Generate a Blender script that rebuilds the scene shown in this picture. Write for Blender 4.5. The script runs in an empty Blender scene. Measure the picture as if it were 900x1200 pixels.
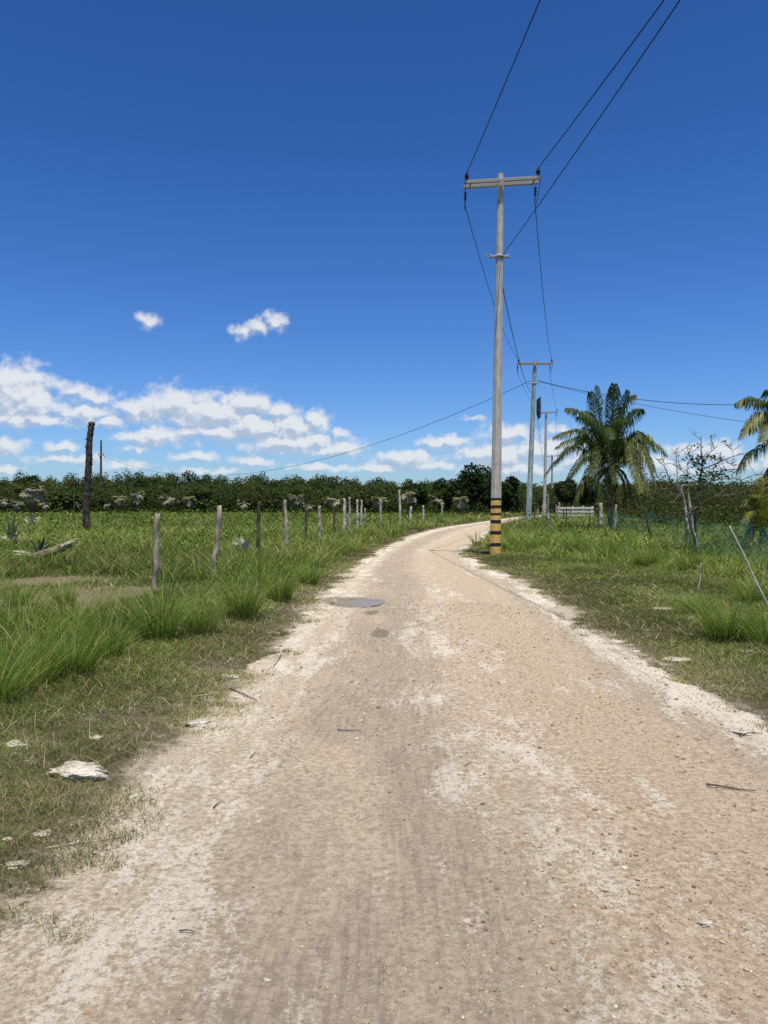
import bpy, math, random
import numpy as np
from mathutils import Vector, Matrix

R = math.radians
random.seed(7)
rng = np.random.default_rng(11)
SC = bpy.context.scene
COL = SC.collection
SC.cycles.use_denoising = False

# ------------------------------------------------------------------ camera
EYE = 1.55
PITCH = math.atan(10 / 900.0)            # the horizon lies a little above the middle of the photograph
cam = bpy.data.cameras.new('camera')
cam.sensor_fit = 'VERTICAL'
cam.sensor_height = 36.0
cam.lens = 27.0
cam.clip_start = 0.05
cam.clip_end = 6000
camo = bpy.data.objects.new('camera', cam)
COL.objects.link(camo)
camo.location = (0, 0, EYE)
camo.rotation_euler = (R(90) - PITCH, 0, 0)
SC.camera = camo

# ------------------------------------------------------------------ light
SUN_EL = R(75)
SUN_DIR = Vector((0.30, -0.954, 0)).normalized() * math.cos(SUN_EL) + Vector((0, 0, math.sin(SUN_EL)))
sl = bpy.data.lights.new('sun', 'SUN')
sl.energy = 5.0
sl.angle = R(0.53)
sl.color = (1.0, 0.945, 0.83)
so = bpy.data.objects.new('sun', sl)
COL.objects.link(so)
so.rotation_euler = SUN_DIR.to_track_quat('Z', 'Y').to_euler()
so.location = (0, 0, 60)

SC.view_settings.view_transform = 'Standard'
SC.view_settings.look = 'None'
SC.view_settings.exposure = 0.0
SC.view_settings.gamma = 1.0
SC.view_settings.use_curve_mapping = False
SKY_STRENGTH = 0.085


def px_dir(px, py):
    v = Vector(((px - 450) / 900.0, 1.0, (600 - py) / 900.0))
    c, s = math.cos(-PITCH), math.sin(-PITCH)
    return Vector((v.x, v.y * c - v.z * s, v.y * s + v.z * c))


def px_azel(px, py):
    d = px_dir(px, py).normalized()
    return math.atan2(d.x, d.y), math.asin(d.z)


class NT:
    """small helper that writes node trees"""
    def __init__(self, tree):
        self.t = tree
        self.n = tree.nodes
        self.l = tree.links

    def node(self, typ, ins=None, **kw):
        nd = self.n.new(typ)
        for k, v in kw.items():
            setattr(nd, k, v)
        if ins:
            for k, v in ins.items():
                self.put(nd.inputs[k], v)
        return nd

    def put(self, sock, v):
        if isinstance(v, bpy.types.NodeSocket):
            self.l.new(v, sock)
        elif v is not None:
            if isinstance(v, (tuple, list)) and sock.type == 'RGBA' and len(v) == 3:
                v = (*v, 1.0)
            sock.default_value = v

    def math(self, op, a, b=None, c=None, clamp=False):
        nd = self.node('ShaderNodeMath', operation=op, use_clamp=clamp)
        for i, v in enumerate((a, b, c)):
            if v is not None:
                self.put(nd.inputs[i], v)
        return nd.outputs[0]

    def vmath(self, op, a, b=None, scale=None):
        nd = self.node('ShaderNodeVectorMath', operation=op)
        self.put(nd.inputs[0], a)
        if b is not None:
            self.put(nd.inputs[1], b)
        if scale is not None:
            self.put(nd.inputs['Scale'], scale)
        return nd.outputs['Value'] if op in ('LENGTH', 'DOT_PRODUCT', 'DISTANCE') else nd.outputs[0]

    def noise(self, vec, scale, detail=4, rough=0.55, dist=0.0, dims='3D', color=False):
        nd = self.node('ShaderNodeTexNoise', noise_dimensions=dims)
        if vec is not None:
            self.put(nd.inputs['Vector'], vec)
        nd.inputs['Scale'].default_value = scale
        nd.inputs['Detail'].default_value = detail
        nd.inputs['Roughness'].default_value = rough
        nd.inputs['Distortion'].default_value = dist
        return nd.outputs['Color' if color else 'Fac']

    def smooth(self, v, a, b, lo=0.0, hi=1.0):
        nd = self.node('ShaderNodeMapRange', interpolation_type='SMOOTHSTEP')
        self.put(nd.inputs['Value'], v)
        nd.inputs['From Min'].default_value = a
        nd.inputs['From Max'].default_value = b
        nd.inputs['To Min'].default_value = lo
        nd.inputs['To Max'].default_value = hi
        return nd.outputs[0]

    def mix(self, f, a, b, blend='MIX'):
        nd = self.node('ShaderNodeMix', data_type='RGBA', blend_type=blend)
        self.put(nd.inputs[0], f)
        self.put(nd.inputs[6], a)
        self.put(nd.inputs[7], b)
        return nd.outputs[2]

    def bump(self, h, strength, dist, normal=None):
        nd = self.node('ShaderNodeBump')
        self.put(nd.inputs['Height'], h)
        nd.inputs['Strength'].default_value = strength
        nd.inputs['Distance'].default_value = dist
        if normal is not None:
            self.put(nd.inputs['Normal'], normal)
        return nd.outputs[0]


# ------------------------------------------------------------------ sky with clouds, by direction
# px, py, half width, half height (read off the photograph, turned into directions), weight
CLOUDS = [
    (173, 375, 15, 13, .78), (286, 389, 19, 10, .75), (302, 384, 18, 12, .85), (321, 377, 14, 14, .85),
    (12, 460, 40, 27, 1.25), (38, 474, 34, 17, 1.1), (-40, 465, 50, 32, 1.2), (30, 490, 70, 12, 1.0),
    (82, 458, 26, 13, .8), (110, 465, 34, 13, .85), (102, 484, 40, 10, .95), (125, 496, 22, 9, .8),
    (165, 480, 28, 16, 1.0), (205, 475, 34, 18, 1.15), (245, 484, 55, 20, 1.15), (290, 474, 26, 15, 1.1),
    (328, 484, 20, 12, 1.0), (342, 500, 34, 14, 1.05), (372, 494, 14, 13, 1.1), (300, 500, 50, 16, 1.1),
    (250, 508, 90, 12, .95), (185, 513, 46, 9, 1.0), (345, 520, 60, 13, 1.05), (396, 528, 34, 9, .95),
    (398, 510, 13, 8, .8), (10, 523, 24, 12, .9), (10, 550, 30, 10, .7), (80, 538, 60, 8, .75), (140, 545, 60, 8, .7),
    (75, 524, 26, 7, .7), (160, 526, 30, 7, .65), (230, 535, 34, 7, .85), (295, 540, 28, 8, .9), (250, 552, 80, 6, .6),
    (375, 548, 60, 7, .75), (440, 549, 50, 8, .8), (475, 537, 36, 9, 1.0), (520, 519, 32, 8, .95), (508, 545, 50, 9, .8),
    (555, 491, 20, 6, .6), (597, 510, 40, 13, .95), (585, 533, 60, 14, 1.0), (640, 528, 50, 18, .9),
    (610, 550, 70, 12, .85), (660, 505, 26, 10, .7), (690, 540, 46, 15, .8), (775, 545, 40, 12, .9), (800, 528, 26, 10, .8),
    (838, 530, 30, 13, 1.0), (865, 545, 40, 10, .85), (800, 552, 80, 7, .7), (920, 540, 50, 13, .9), (848, 512, 10, 6, .55),
    (980, 520, 60, 26, 1.0), (1100, 500, 80, 30, 1.0), (-130, 490, 70, 30, 1.1), (-260, 470, 90, 40, 1.1), (-200, 530, 120, 18, .9),
]

world = bpy.data.worlds.new('World')
SC.world = world
world.use_nodes = True
wt = NT(world.node_tree)
world.node_tree.nodes.clear()

grp = bpy.data.node_groups.new('cloud_density', 'ShaderNodeTree')
grp.interface.new_socket('P', in_out='INPUT', socket_type='NodeSocketVector')
grp.interface.new_socket('Dens', in_out='OUTPUT', socket_type='NodeSocketFloat')
g = NT(grp)
gi = g.node('NodeGroupInput')
go = g.node('NodeGroupOutput')
P = gi.outputs[0]
warp = g.vmath('SUBTRACT', g.noise(P, 38, 2, .6, color=True, dims='2D'), (0.5, 0.5, 0.5))
Pw = g.vmath('ADD', P, g.vmath('SCALE', warp, scale=0.020))
acc = None
for (cx, cy, rx, ry, wgt) in CLOUDS:
    a0, e0 = px_azel(cx, cy)
    ax, _ = px_azel(cx + rx, cy)
    _, ey = px_azel(cx, cy - ry)
    sx, sy = 1 / max(ax - a0, 1e-4), 1 / max(ey - e0, 1e-4)
    nd = g.node('ShaderNodeVectorMath', operation='MULTIPLY_ADD')
    g.put(nd.inputs[0], Pw)
    nd.inputs[1].default_value = (sx * .75, sy * .75, 0)
    nd.inputs[2].default_value = (-a0 * sx * .75, -e0 * sy * .75, 0)
    d = g.math('SUBTRACT', wgt + .06, g.vmath('LENGTH', nd.outputs[0]))
    acc = d if acc is None else g.math('MAXIMUM', acc, d)
f1 = g.noise(g.vmath('MULTIPLY', P, (1, 1.3, 1)), 50, 6, .60, dims='2D')
d2 = g.math('ADD', acc, g.math('MULTIPLY', g.math('SUBTRACT', f1, 0.5), 1.15))
g.l.new(d2, go.inputs[0])

tc = wt.node('ShaderNodeTexCoord')
sep = wt.node('ShaderNodeSeparateXYZ', {0: tc.outputs['Generated']})
az = wt.math('ARCTAN2', sep.outputs[0], sep.outputs[1])
el = wt.math('ARCSINE', sep.outputs[2])
comb = wt.node('ShaderNodeCombineXYZ', {0: az, 1: el, 2: 0.0}).outputs[0]
D1 = wt.node('ShaderNodeGroup', node_tree=grp)
wt.put(D1.inputs[0], comb)
D2 = wt.node('ShaderNodeGroup', node_tree=grp)
wt.put(D2.inputs[0], wt.vmath('ADD', comb, (0.004, 0.008, 0)))
alpha = wt.smooth(D1.outputs[0], -0.04, 0.74)
alpha = wt.math('MULTIPLY', alpha, wt.smooth(el, -0.01, 0.10, 0.72, 0.92))
lit = wt.math('SUBTRACT', D1.outputs[0], D2.outputs[0])
lit = wt.smooth(lit, -0.30, 0.24)  # cloud light and shade put into the colour, brighter where density thins upward
ccol = wt.mix(lit, (5.2, 6.3, 7.9), (9.5, 9.7, 10.0))

sky = wt.node('ShaderNodeTexSky', sky_type='NISHITA')
sky.sun_disc = False
sky.sun_elevation = SUN_EL
sky.sun_rotation = math.atan2(SUN_DIR.x, SUN_DIR.y)
sky.altitude = 0
sky.air_density = 1.0
sky.dust_density = 0.35
sky.ozone_density = 2.2
hs = wt.node('ShaderNodeHueSaturation', {'Saturation': 1.22, 'Value': 1.0, 'Color': sky.outputs[0]})
tint = wt.mix(wt.smooth(el, 0.0, 0.60), (.76, 1.06, 1.60), (.48, .765, 1.20))
skyc = wt.mix(1.0, hs.outputs[0], tint, 'MULTIPLY')
final = wt.mix(alpha, skyc, ccol)
bg = wt.node('ShaderNodeBackground', {'Color': final, 'Strength': SKY_STRENGTH})
wo = wt.node('ShaderNodeOutputWorld', {'Surface': bg.outputs[0]})
world.cycles.sampling_method = 'MANUAL'
world.cycles.sample_map_resolution = 512


# ------------------------------------------------------------------ helpers
def at(px, py, Y):
    """world point at depth Y that the photograph shows at px, py"""
    d = px_dir(px, py)
    k = Y / d.y
    return Vector((d.x * k, Y, EYE + d.z * k))


def gx(px, Y):
    return (px - 450) / 900.0 * Y


def ground_at(px, py):
    d = px_dir(px, py)
    k = EYE / -d.z
    return Vector((d.x * k, d.y * k, 0))


def tag(o, label=None, cat=None, group=None, kind=None):
    if label: o['label'] = label
    if cat: o['category'] = cat
    if group: o['group'] = group
    if kind: o['kind'] = kind
    return o


def empty(name, loc, rz=0):
    o = bpy.data.objects.new(name, None)
    o.empty_display_size = 0.2
    o.location = loc
    o.rotation_euler = (0, 0, rz)
    COL.objects.link(o)
    return o


def copy_tree(o, parent=None):
    c = o.copy()
    COL.objects.link(c)
    if parent is not None:
        c.parent = parent
    for ch in [x for x in COL.objects if x.parent == o]:
        copy_tree(ch, c)
    return c


def hash2(ix, iy, seed):
    ix = ix.astype(np.int64); iy = iy.astype(np.int64)
    h = (ix * 374761393 + iy * 668265263 + seed * 1274126177) & 0xFFFFFFFF
    h = ((h ^ (h >> 13)) * 1274126177) & 0xFFFFFFFF
    h = h ^ (h >> 16)
    return (h & 0xFFFFFF) / float(0xFFFFFF)


def vnoise(x, y, seed=0):
    x = np.asarray(x, float); y = np.asarray(y, float)
    ix = np.floor(x); iy = np.floor(y)
    fx = x - ix; fy = y - iy
    fx = fx * fx * (3 - 2 * fx); fy = fy * fy * (3 - 2 * fy)
    a = hash2(ix, iy, seed); b = hash2(ix + 1, iy, seed)
    c = hash2(ix, iy + 1, seed); d = hash2(ix + 1, iy + 1, seed)
    return (a * (1 - fx) + b * fx) * (1 - fy) + (c * (1 - fx) + d * fx) * fy


def fbm(x, y, seed=0, octv=4):
    s = 0.0; amp = 0.5; tot = 0.0
    x = np.asarray(x, float); y = np.asarray(y, float)
    for i in range(octv):
        s = s + amp * vnoise(x, y, seed + i * 17)
        tot += amp; amp *= 0.5; x = x * 2.03 + 11.3; y = y * 2.03 + 5.7
    return s / tot


def sstep(v, a, b):
    t = np.clip((v - a) / (b - a), 0, 1)
    return t * t * (3 - 2 * t)


def np_mesh(name, verts, faces4=None, faces3=None, tint=None, mat=None, parent=None, smooth=False, uv=None, attrs=None):
    """one mesh object from numpy arrays (quads and triangles)"""
    me = bpy.data.meshes.new(name)
    verts = np.ascontiguousarray(verts, np.float32)
    n4 = 0 if faces4 is None else len(faces4)
    n3 = 0 if faces3 is None else len(faces3)
    me.vertices.add(len(verts))
    me.vertices.foreach_set('co', verts.ravel())
    me.loops.add(n4 * 4 + n3 * 3)
    idx = []
    if n4: idx.append(np.asarray(faces4, np.int32).ravel())
    if n3: idx.append(np.asarray(faces3, np.int32).ravel())
    me.loops.foreach_set('vertex_index', np.concatenate(idx))
    me.polygons.add(n4 + n3)
    ls = np.concatenate([np.arange(n4) * 4, n4 * 4 + np.arange(n3) * 3]).astype(np.int32)
    me.polygons.foreach_set('loop_start', ls)
    me.polygons.foreach_set('use_smooth', np.full(n4 + n3, smooth, bool))
    if tint is not None:
        ca = me.color_attributes.new('tint', 'FLOAT_COLOR', 'POINT')
        t = np.ones((len(verts), 4), np.float32); t[:, :3] = tint
        ca.data.foreach_set('color', t.ravel())
    if uv is not None:
        a = me.attributes.new('road_uv', 'FLOAT_VECTOR', 'POINT')
        u = np.zeros((len(verts), 3), np.float32); u[:, :uv.shape[1]] = uv
        a.data.foreach_set('vector', u.ravel())
    for k, v in (attrs or {}).items():
        a = me.attributes.new(k, 'FLOAT', 'POINT')
        a.data.foreach_set('value', np.asarray(v, np.float32))
    me.update(calc_edges=True)
    me.validate()
    if mat: me.materials.append(mat)
    o = bpy.data.objects.new(name, me)
    COL.objects.link(o)
    if parent is not None: o.parent = parent
    return o


class MB:
    """collects shapes of ONE object"""
    def __init__(self):
        self.v = []; self.f = []; self.t = []

    def add(self, vs, fs, tint=(1, 1, 1)):
        b = len(self.v)
        self.v += [tuple(p) for p in vs]
        self.f += [tuple(i + b for i in f) for f in fs]
        self.t += [tint] * len(vs)

    def tube(self, pts, radii, n=8, tint=(1, 1, 1), cap=True, rough=0.0, seed=0, twist=0.0):
        pts = [Vector(p) for p in pts]
        if not hasattr(radii, '__len__'): radii = [radii] * len(pts)
        rr = random.Random(seed)
        vs = []; fs = []
        ref = None
        for i, p in enumerate(pts):
            d = (pts[min(i + 1, len(pts) - 1)] - pts[max(i - 1, 0)]).normalized()
            if ref is None:
                ref = Vector((1, 0, 0)) if abs(d.x) < 0.8 else Vector((0, 1, 0))
            u = (ref - d * ref.dot(d)).normalized()
            w = d.cross(u)
            ref = u
            for k in range(n):
                a = 2 * math.pi * k / n + twist
                r = radii[i] * (1 + rough * (rr.random() - .5) * 2)
                vs.append(p + u * (math.cos(a) * r) + w * (math.sin(a) * r))
        m = len(pts)
        for i in range(m - 1):
            for k in range(n):
                fs.append((i * n + k, i * n + (k + 1) % n, (i + 1) * n + (k + 1) % n, (i + 1) * n + k))
        if cap:
            fs.append(tuple(reversed(range(n))))
            fs.append(tuple((m - 1) * n + k for k in range(n)))
        self.add(vs, fs, tint)

    def box(self, c, s, rot=None, tint=(1, 1, 1), bev=0.0):
        c = Vector(c); hx, hy, hz = s[0] / 2, s[1] / 2, s[2] / 2
        b = min(bev, hx * .45, hy * .45, hz * .45)
        if b <= 0:
            vs = [Vector((x, y, z)) for z in (-hz, hz) for y in (-hy, hy) for x in (-hx, hx)]
            fs = [(0, 2, 3, 1), (4, 5, 7, 6), (0, 1, 5, 4), (2, 6, 7, 3), (0, 4, 6, 2), (1, 3, 7, 5)]
        else:
            import bmesh
            bm = bmesh.new()
            bmesh.ops.create_cube(bm, size=1)
            for v in bm.verts: v.co = Vector((v.co.x * s[0], v.co.y * s[1], v.co.z * s[2]))
            bmesh.ops.bevel(bm, geom=list(bm.edges), offset=b, segments=1, affect='EDGES')
            bm.verts.index_update()
            vs = [v.co.copy() for v in bm.verts]
            fs = [tuple(v.index for v in f.verts) for f in bm.faces]
            bm.free()
        if rot is not None: vs = [rot @ v for v in vs]
        self.add([c + v for v in vs], fs, tint)

    def build(self, name, mat, parent=None, smooth=True):
        me = bpy.data.meshes.new(name)
        me.from_pydata(self.v, [], self.f)
        me.polygons.foreach_set('use_smooth', np.full(len(me.polygons), smooth, bool))
        ca = me.color_attributes.new('tint', 'FLOAT_COLOR', 'POINT')
        t = np.ones((len(self.v), 4), np.float32); t[:, :3] = np.array(self.t, np.float32).reshape(-1, 3)
        ca.data.foreach_set('color', t.ravel())
        me.materials.append(mat)
        o = bpy.data.objects.new(name, me)
        COL.objects.link(o)
        if parent is not None: o.parent = parent
        return o


def mat_new(name):
    m = bpy.data.materials.new(name)
    m.use_nodes = True
    t = m.node_tree
    t.nodes.clear()
    return m, NT(t)


def finish(nt, color, rough=0.8, spec=0.3, normal=None, metallic=0.0):
    p = nt.node('ShaderNodeBsdfPrincipled')
    nt.put(p.inputs['Base Color'], color)
    nt.put(p.inputs['Roughness'], rough)
    nt.put(p.inputs['Specular IOR Level'], spec)
    nt.put(p.inputs['Metallic'], metallic)
    if normal is not None: nt.put(p.inputs['Normal'], normal)
    nt.node('ShaderNodeOutputMaterial', {'Surface': p.outputs[0]})
    return p


def leaf_material(name, trans=0.35, rough=0.5, spec=0.25, gain=1.0):
    m, n = mat_new(name)
    at_ = n.node('ShaderNodeAttribute', attribute_name='tint')
    oi = n.node('ShaderNodeObjectInfo')
    c = at_.outputs['Color']
    nz = n.noise(n.node('ShaderNodeNewGeometry').outputs['Position'], 3.0, 3)
    c = n.mix(1.0, c, n.mix(nz, (.72, .74, .7), (1.28, 1.26, 1.2)), 'MULTIPLY')
    c = n.mix(1.0, c, (gain, gain, gain), 'MULTIPLY')
    p = n.node('ShaderNodeBsdfPrincipled', {'Base Color': c, 'Roughness': rough, 'Specular IOR Level': spec})
    tr = n.node('ShaderNodeBsdfTranslucent', {'Color': n.mix(1.0, c, (1.25, 1.3, .6), 'MULTIPLY')})
    mx = n.node('ShaderNodeMixShader', {0: trans, 1: p.outputs[0], 2: tr.outputs[0]})
    n.node('ShaderNodeOutputMaterial', {'Surface': mx.outputs[0]})
    return m


M = {}
M['grass'] = leaf_material('grass_blades', .36, .5, .20, 1.78)
M['leaf'] = leaf_material('tree_leaves', .28, .65, .08)
M['frond'] = leaf_material('palm_fronds', .30, .45, .25)
M['dead'] = leaf_material('dried_leaves', .15, .8, .1)


def wood_material(name, dark, light, scale=1.0, spots=None, gloss=.85):
    m, n = mat_new(name)
    co = n.node('ShaderNodeTexCoord').outputs['Object']
    st = n.vmath('MULTIPLY', co, (1, 1, .12))
    a = n.noise(st, 34 * scale, 5, .65)
    b = n.noise(co, 4.5 * scale, 4, .6)
    f = n.smooth(n.math('ADD', n.math('MULTIPLY', a, .7), n.math('MULTIPLY', b, .5)), .40, .80)
    c = n.mix(f, dark, light)
    if spots:
        s = n.smooth(n.noise(co, spots[0], 3, .6), spots[1], spots[1] + .08)
        c = n.mix(s, c, spots[2])
    at_ = n.node('ShaderNodeAttribute', attribute_name='tint')
    c = n.mix(1.0, c, at_.outputs['Color'], 'MULTIPLY')
    nb = n.bump(a, .6, .012)
    finish(n, c, gloss, .15, nb)
    return m


M['grey_wood'] = wood_material('weathered_grey_wood', (.15, .115, .08), (.66, .56, .42))
M['pale_wood'] = wood_material('pale_bleached_wood', (.34, .28, .20), (.80, .70, .55))
M['dark_wood'] = wood_material('dark_bark', (.035, .028, .022), (.17, .135, .105))
M['char'] = wood_material('charred_palm_trunk', (.016, .013, .011), (.10, .08, .062), .9, (11, .56, (.20, .165, .13)))
M['bark'] = wood_material('tree_bark', (.06, .045, .032), (.24, .19, .14))
M['lichen_wood'] = wood_material('lichen_spotted_bark', (.10, .085, .065), (.30, .27, .22), 1, (7, .5, (.64, .56, .44)))
M['bamboo'] = wood_material('bleached_bamboo', (.50, .45, .36), (.82, .77, .66))
M['white_paint'] = wood_material('white_painted_planks', (.60, .55, .46), (.86, .80, .69))
exec_later = []

# ------------------------------------------------------------------ the lie of the land
_Y = np.array([-8, 0, 2.5, 5.4, 7, 9.5, 14, 20, 26, 33, 42, 50, 60, 71, 82, 96, 110, 140])
_XL = np.array([-1.55, -1.45, -1.38, -1.34, -1.20, -1.12, -1.0, -.66, -.10, .74, 2.25, 3.95, 6.9, 10.2, 13.6, 18.6, 24.0, 37.])
_XR = np.array([3.45, 3.15, 2.95, 2.72, 2.62, 2.62, 2.85, 2.45, 2.85, 4.3, 5.7, 7.6, 10.4, 13.9, 17.3, 22.4, 28.0, 42.])


def smooth_curve(t):
    # cubic through the table
    m = np.gradient(t, _Y)
    def f(y):
        y = np.clip(np.asarray(y, float), _Y[0], _Y[-1])
        i = np.clip(np.searchsorted(_Y, y) - 1, 0, len(_Y) - 2)
        h = _Y[i + 1] - _Y[i]; s = (y - _Y[i]) / h
        return ((2 * s**3 - 3 * s**2 + 1) * t[i] + (s**3 - 2 * s**2 + s) * h * m[i]
                + (-2 * s**3 + 3 * s**2) * t[i + 1] + (s**3 - s**2) * h * m[i + 1])
    return f


XL = smooth_curve(_XL)
XR = smooth_curve(_XR)


def road_d(x, y):
    """metres outside the road's edge (negative inside)"""
    x = np.asarray(x, float); y = np.asarray(y, float)
    slope = np.clip(1 / np.sqrt(1 + ((XL(y + 1) - XL(y - 1)) / 2) ** 2), .3, 1)
    d = np.maximum(XL(y) - x, x - XR(y)) * slope
    return np.where(y > 138, np.maximum(d, 3.0), d)


def HT(x, y):
    """height of the land"""
    d = road_d(x, y)
    base = 0.07 * sstep(d, 0.15, 1.3) + (fbm(x * .45, y * .45, 3, 4) - .5) * .16 * sstep(d, 0.1, 1.6)
    crown = -0.03 * sstep(-d, 0, .5) * (1 - sstep(-d, .5, 2.0)) * .6
    far = (fbm(x * .03, y * .03, 9, 3) - .5) * .5 * sstep(d, 4, 16)
    return base + crown + far


def HTs(x, y):
    return float(HT(np.array([x]), np.array([y]))[0])


def spaced(a, b, d0, grow):
    out = [a]; d = d0
    while out[-1] < b:
        out.append(out[-1] + d); d *= grow
    return np.array(out)


def grid_mesh(xs, ys):
    X, Y = np.meshgrid(xs, ys)
    nx, ny = len(xs), len(ys)
    i = np.arange(nx * ny).reshape(ny, nx)
    f = np.stack([i[:-1, :-1], i[:-1, 1:], i[1:, 1:], i[1:, :-1]], -1).reshape(-1, 4)
    return X.ravel(), Y.ravel(), f


BARE = [(gx(112, 12.2), 12.2, 2.0, 1.7), (gx(60, 10.2), 10.2, 1.3, .7), (gx(15, 11.2), 11.2, 1.3, .9), (gx(60, 14.5), 14.5, 1.5, 1.2), (gx(250, 9.0), 9.0, .5, .5), (3.2, 21.5, 1.0, 1.3)]


def bare(x, y):
    b = np.zeros_like(x)
    for cx, cy, rx, ry in BARE:
        b = np.maximum(b, np.exp(-(((x - cx) / rx) ** 2 + ((y - cy) / ry) ** 2)))
    return b


# ---- ground material: dust and thatch by the road, green-brown soil under the grass further out
m, n = mat_new('meadow_soil')
dist = n.node('ShaderNodeAttribute', attribute_name='road_dist').outputs['Fac']
pos = n.node('ShaderNodeNewGeometry').outputs['Position']
n1 = n.noise(pos, 1.3, 6, .65)
n2 = n.noise(pos, 9, 6, .7)
n3 = n.noise(pos, 60, 4, .7)
soil = n.mix(n.smooth(n2, .35, .68), (.070, .060, .034), (.165, .138, .082))
soil = n.mix(n.smooth(n3, .50, .78), soil, (.27, .235, .15))
green = n.mix(n.smooth(n2, .4, .65), (.045, .068, .018), (.085, .10, .034))
base = n.mix(n.smooth(n.math('ADD', dist, n.math('MULTIPLY', n1, 2.0)), 1.6, 4.2), soil, green)
dust = n.mix(n.smooth(n3, .32, .66), (.37, .295, .19), (.64, .56, .43))
edge = n.math('ADD', dist, n.math('MULTIPLY', n.math('SUBTRACT', n2, .5), 1.1))
edge = n.math('ADD', edge, n.math('MULTIPLY', n.math('SUBTRACT', n1, .5), .9))
col = n.mix(n.smooth(edge, -.12, .26), dust, base)
bare_ = n.node('ShaderNodeAttribute', attribute_name='bare').outputs['Fac']
bk = n.smooth(n.math('ADD', bare_, n.math('ADD', n.math('MULTIPLY', n.math('SUBTRACT', n2, .5), 1.3), n.math('MULTIPLY', n.math('SUBTRACT', n1, .5), 1.4))), .38, .72)
col = n.mix(bk, col, n.mix(n.smooth(n3, .35, .65), (.13, .105, .055), (.30, .245, .145)))
stone = n.smooth(n.math('ADD', n.math('MULTIPLY', n.noise(pos, 3.2, 5, .7), .6), n.math('MULTIPLY', n3, .4)), .585, .64)
stone = n.math('MULTIPLY', n.math('MULTIPLY', stone, n.smooth(dist, 2.4, .8)), .8)
col = n.mix(stone, col, (.58, .54, .47))
bmp = n.bump(n.math('ADD', n2, n.math('MULTIPLY', n3, .5)), .8, .05)
finish(n, col, .95, .1, bmp)
M['ground'] = m

xs = np.concatenate([-spaced(2.0, 900, .16, 1.055)[::-1], np.arange(-1.9, 3.6, .14), spaced(3.7, 900, .16, 1.055)])
ys = np.concatenate([np.arange(-14, 1.5, .6), spaced(1.6, 2600, .12, 1.021)])
gxx, gyy, gf = grid_mesh(xs, ys)
gd = road_d(gxx, gyy)
gz = HT(gxx, gyy)
inside = sstep(-gd, .30, .62)
gz = gz - .09 * inside
np_mesh('ground', np.stack([gxx, gyy, gz], 1), gf, mat=M['ground'], smooth=True, attrs={'road_dist': np.clip(gd, -3, 50), 'bare': bare(gxx, gyy)})['kind'] = 'structure'

# ---- the road: limestone dirt, its own sheet with a ragged edge
m, n = mat_new('limestone_dirt')
uv = n.node('ShaderNodeAttribute', attribute_name='road_uv').outputs['Vector']     # x across -1..1, y metres along, z metres across
sp = n.node('ShaderNodeSeparateXYZ', {0: uv})
tt = sp.outputs[0]
pos = n.node('ShaderNodeNewGeometry').outputs['Position']
cw = n.node('ShaderNodeCombineXYZ', {0: sp.outputs[2], 1: n.math('MULTIPLY', sp.outputs[1], .38), 2: 0.0}).outputs[0]
cs = n.node('ShaderNodeCombineXYZ', {0: sp.outputs[2], 1: n.math('MULTIPLY', sp.outputs[1], .06), 2: 0.0}).outputs[0]
big = n.noise(cw, .95, 5, .6, .4)
mid = n.noise(cw, 4.2, 6, .68, .3)
streak = n.noise(cs, 6.0, 5, .6)
fine = n.noise(pos, 30, 8, .80)
grain = n.noise(pos, 210, 3, .8)
grit = n.noise(pos, 85, 4, .75)
spot = n.noise(cw, 15, 4, .6)
tw = n.math('ADD', tt, n.math('MULTIPLY', n.math('SUBTRACT', big, .5), .55))
tan_ = n.mix(n.smooth(fine, .38, .60), (.395, .31, .205), (.655, .54, .385))
rust = n.mix(n.smooth(fine, .38, .62), (.39, .27, .165), (.65, .50, .345))
mauve = n.mix(n.smooth(fine, .34, .64), (.335, .265, .185), (.52, .425, .31))
# rusty gravel band right of the middle
kr = n.math('MULTIPLY', n.smooth(tw, -.10, .22), n.smooth(tw, .86, .5))
kr = n.math('MULTIPLY', kr, n.smooth(n.math('ADD', mid, n.math('MULTIPLY', big, .5)), .5, .95))
c = n.mix(n.math('MULTIPLY', kr, .8), tan_, rust)
# grey, packed wheel track on the left, a fainter one on the right
km = n.math('MULTIPLY', n.smooth(tw, -.80, -.55), n.smooth(tw, .02, -.25))
km = n.math('MULTIPLY', km, n.smooth(big, .30, .50))
c = n.mix(n.math('MULTIPLY', km, .95), c, mauve)
km2 = n.math('MULTIPLY', n.smooth(tw, .60, .74), n.smooth(tw, 1.02, .86))
c = n.mix(n.math('MULTIPLY', km2, .5), c, mauve)
# white crushed limestone: broken along the edges, scuffed patches elsewhere
edge_w = n.math('MAXIMUM', n.math('MULTIPLY', n.smooth(tt, -.50, -.78), .80), n.math('MULTIPLY', n.smooth(tt, .66, .90), 1.20))
mid_w = n.math('MULTIPLY', n.smooth(n.math('ABSOLUTE', n.math('SUBTRACT', tw, .02)), .40, .05), .45)
wsum = n.math('MAXIMUM', edge_w, mid_w)
brk = 0.0
for tex_, w_ in ((mid, .85), (fine, .85), (grit, .48), (streak, .42), (big, .55)):
    brk = n.math('MULTIPLY_ADD', n.math('SUBTRACT', tex_, .5), w_, brk)
kw = n.smooth(n.math('ADD', brk, n.math('MULTIPLY', wsum, .20)), .085, .26)
white = n.mix(n.smooth(grain, .3, .7), (.69, .605, .465), (.89, .81, .665))
c = n.mix(n.math('MULTIPLY', kw, .88), c, white)
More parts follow.
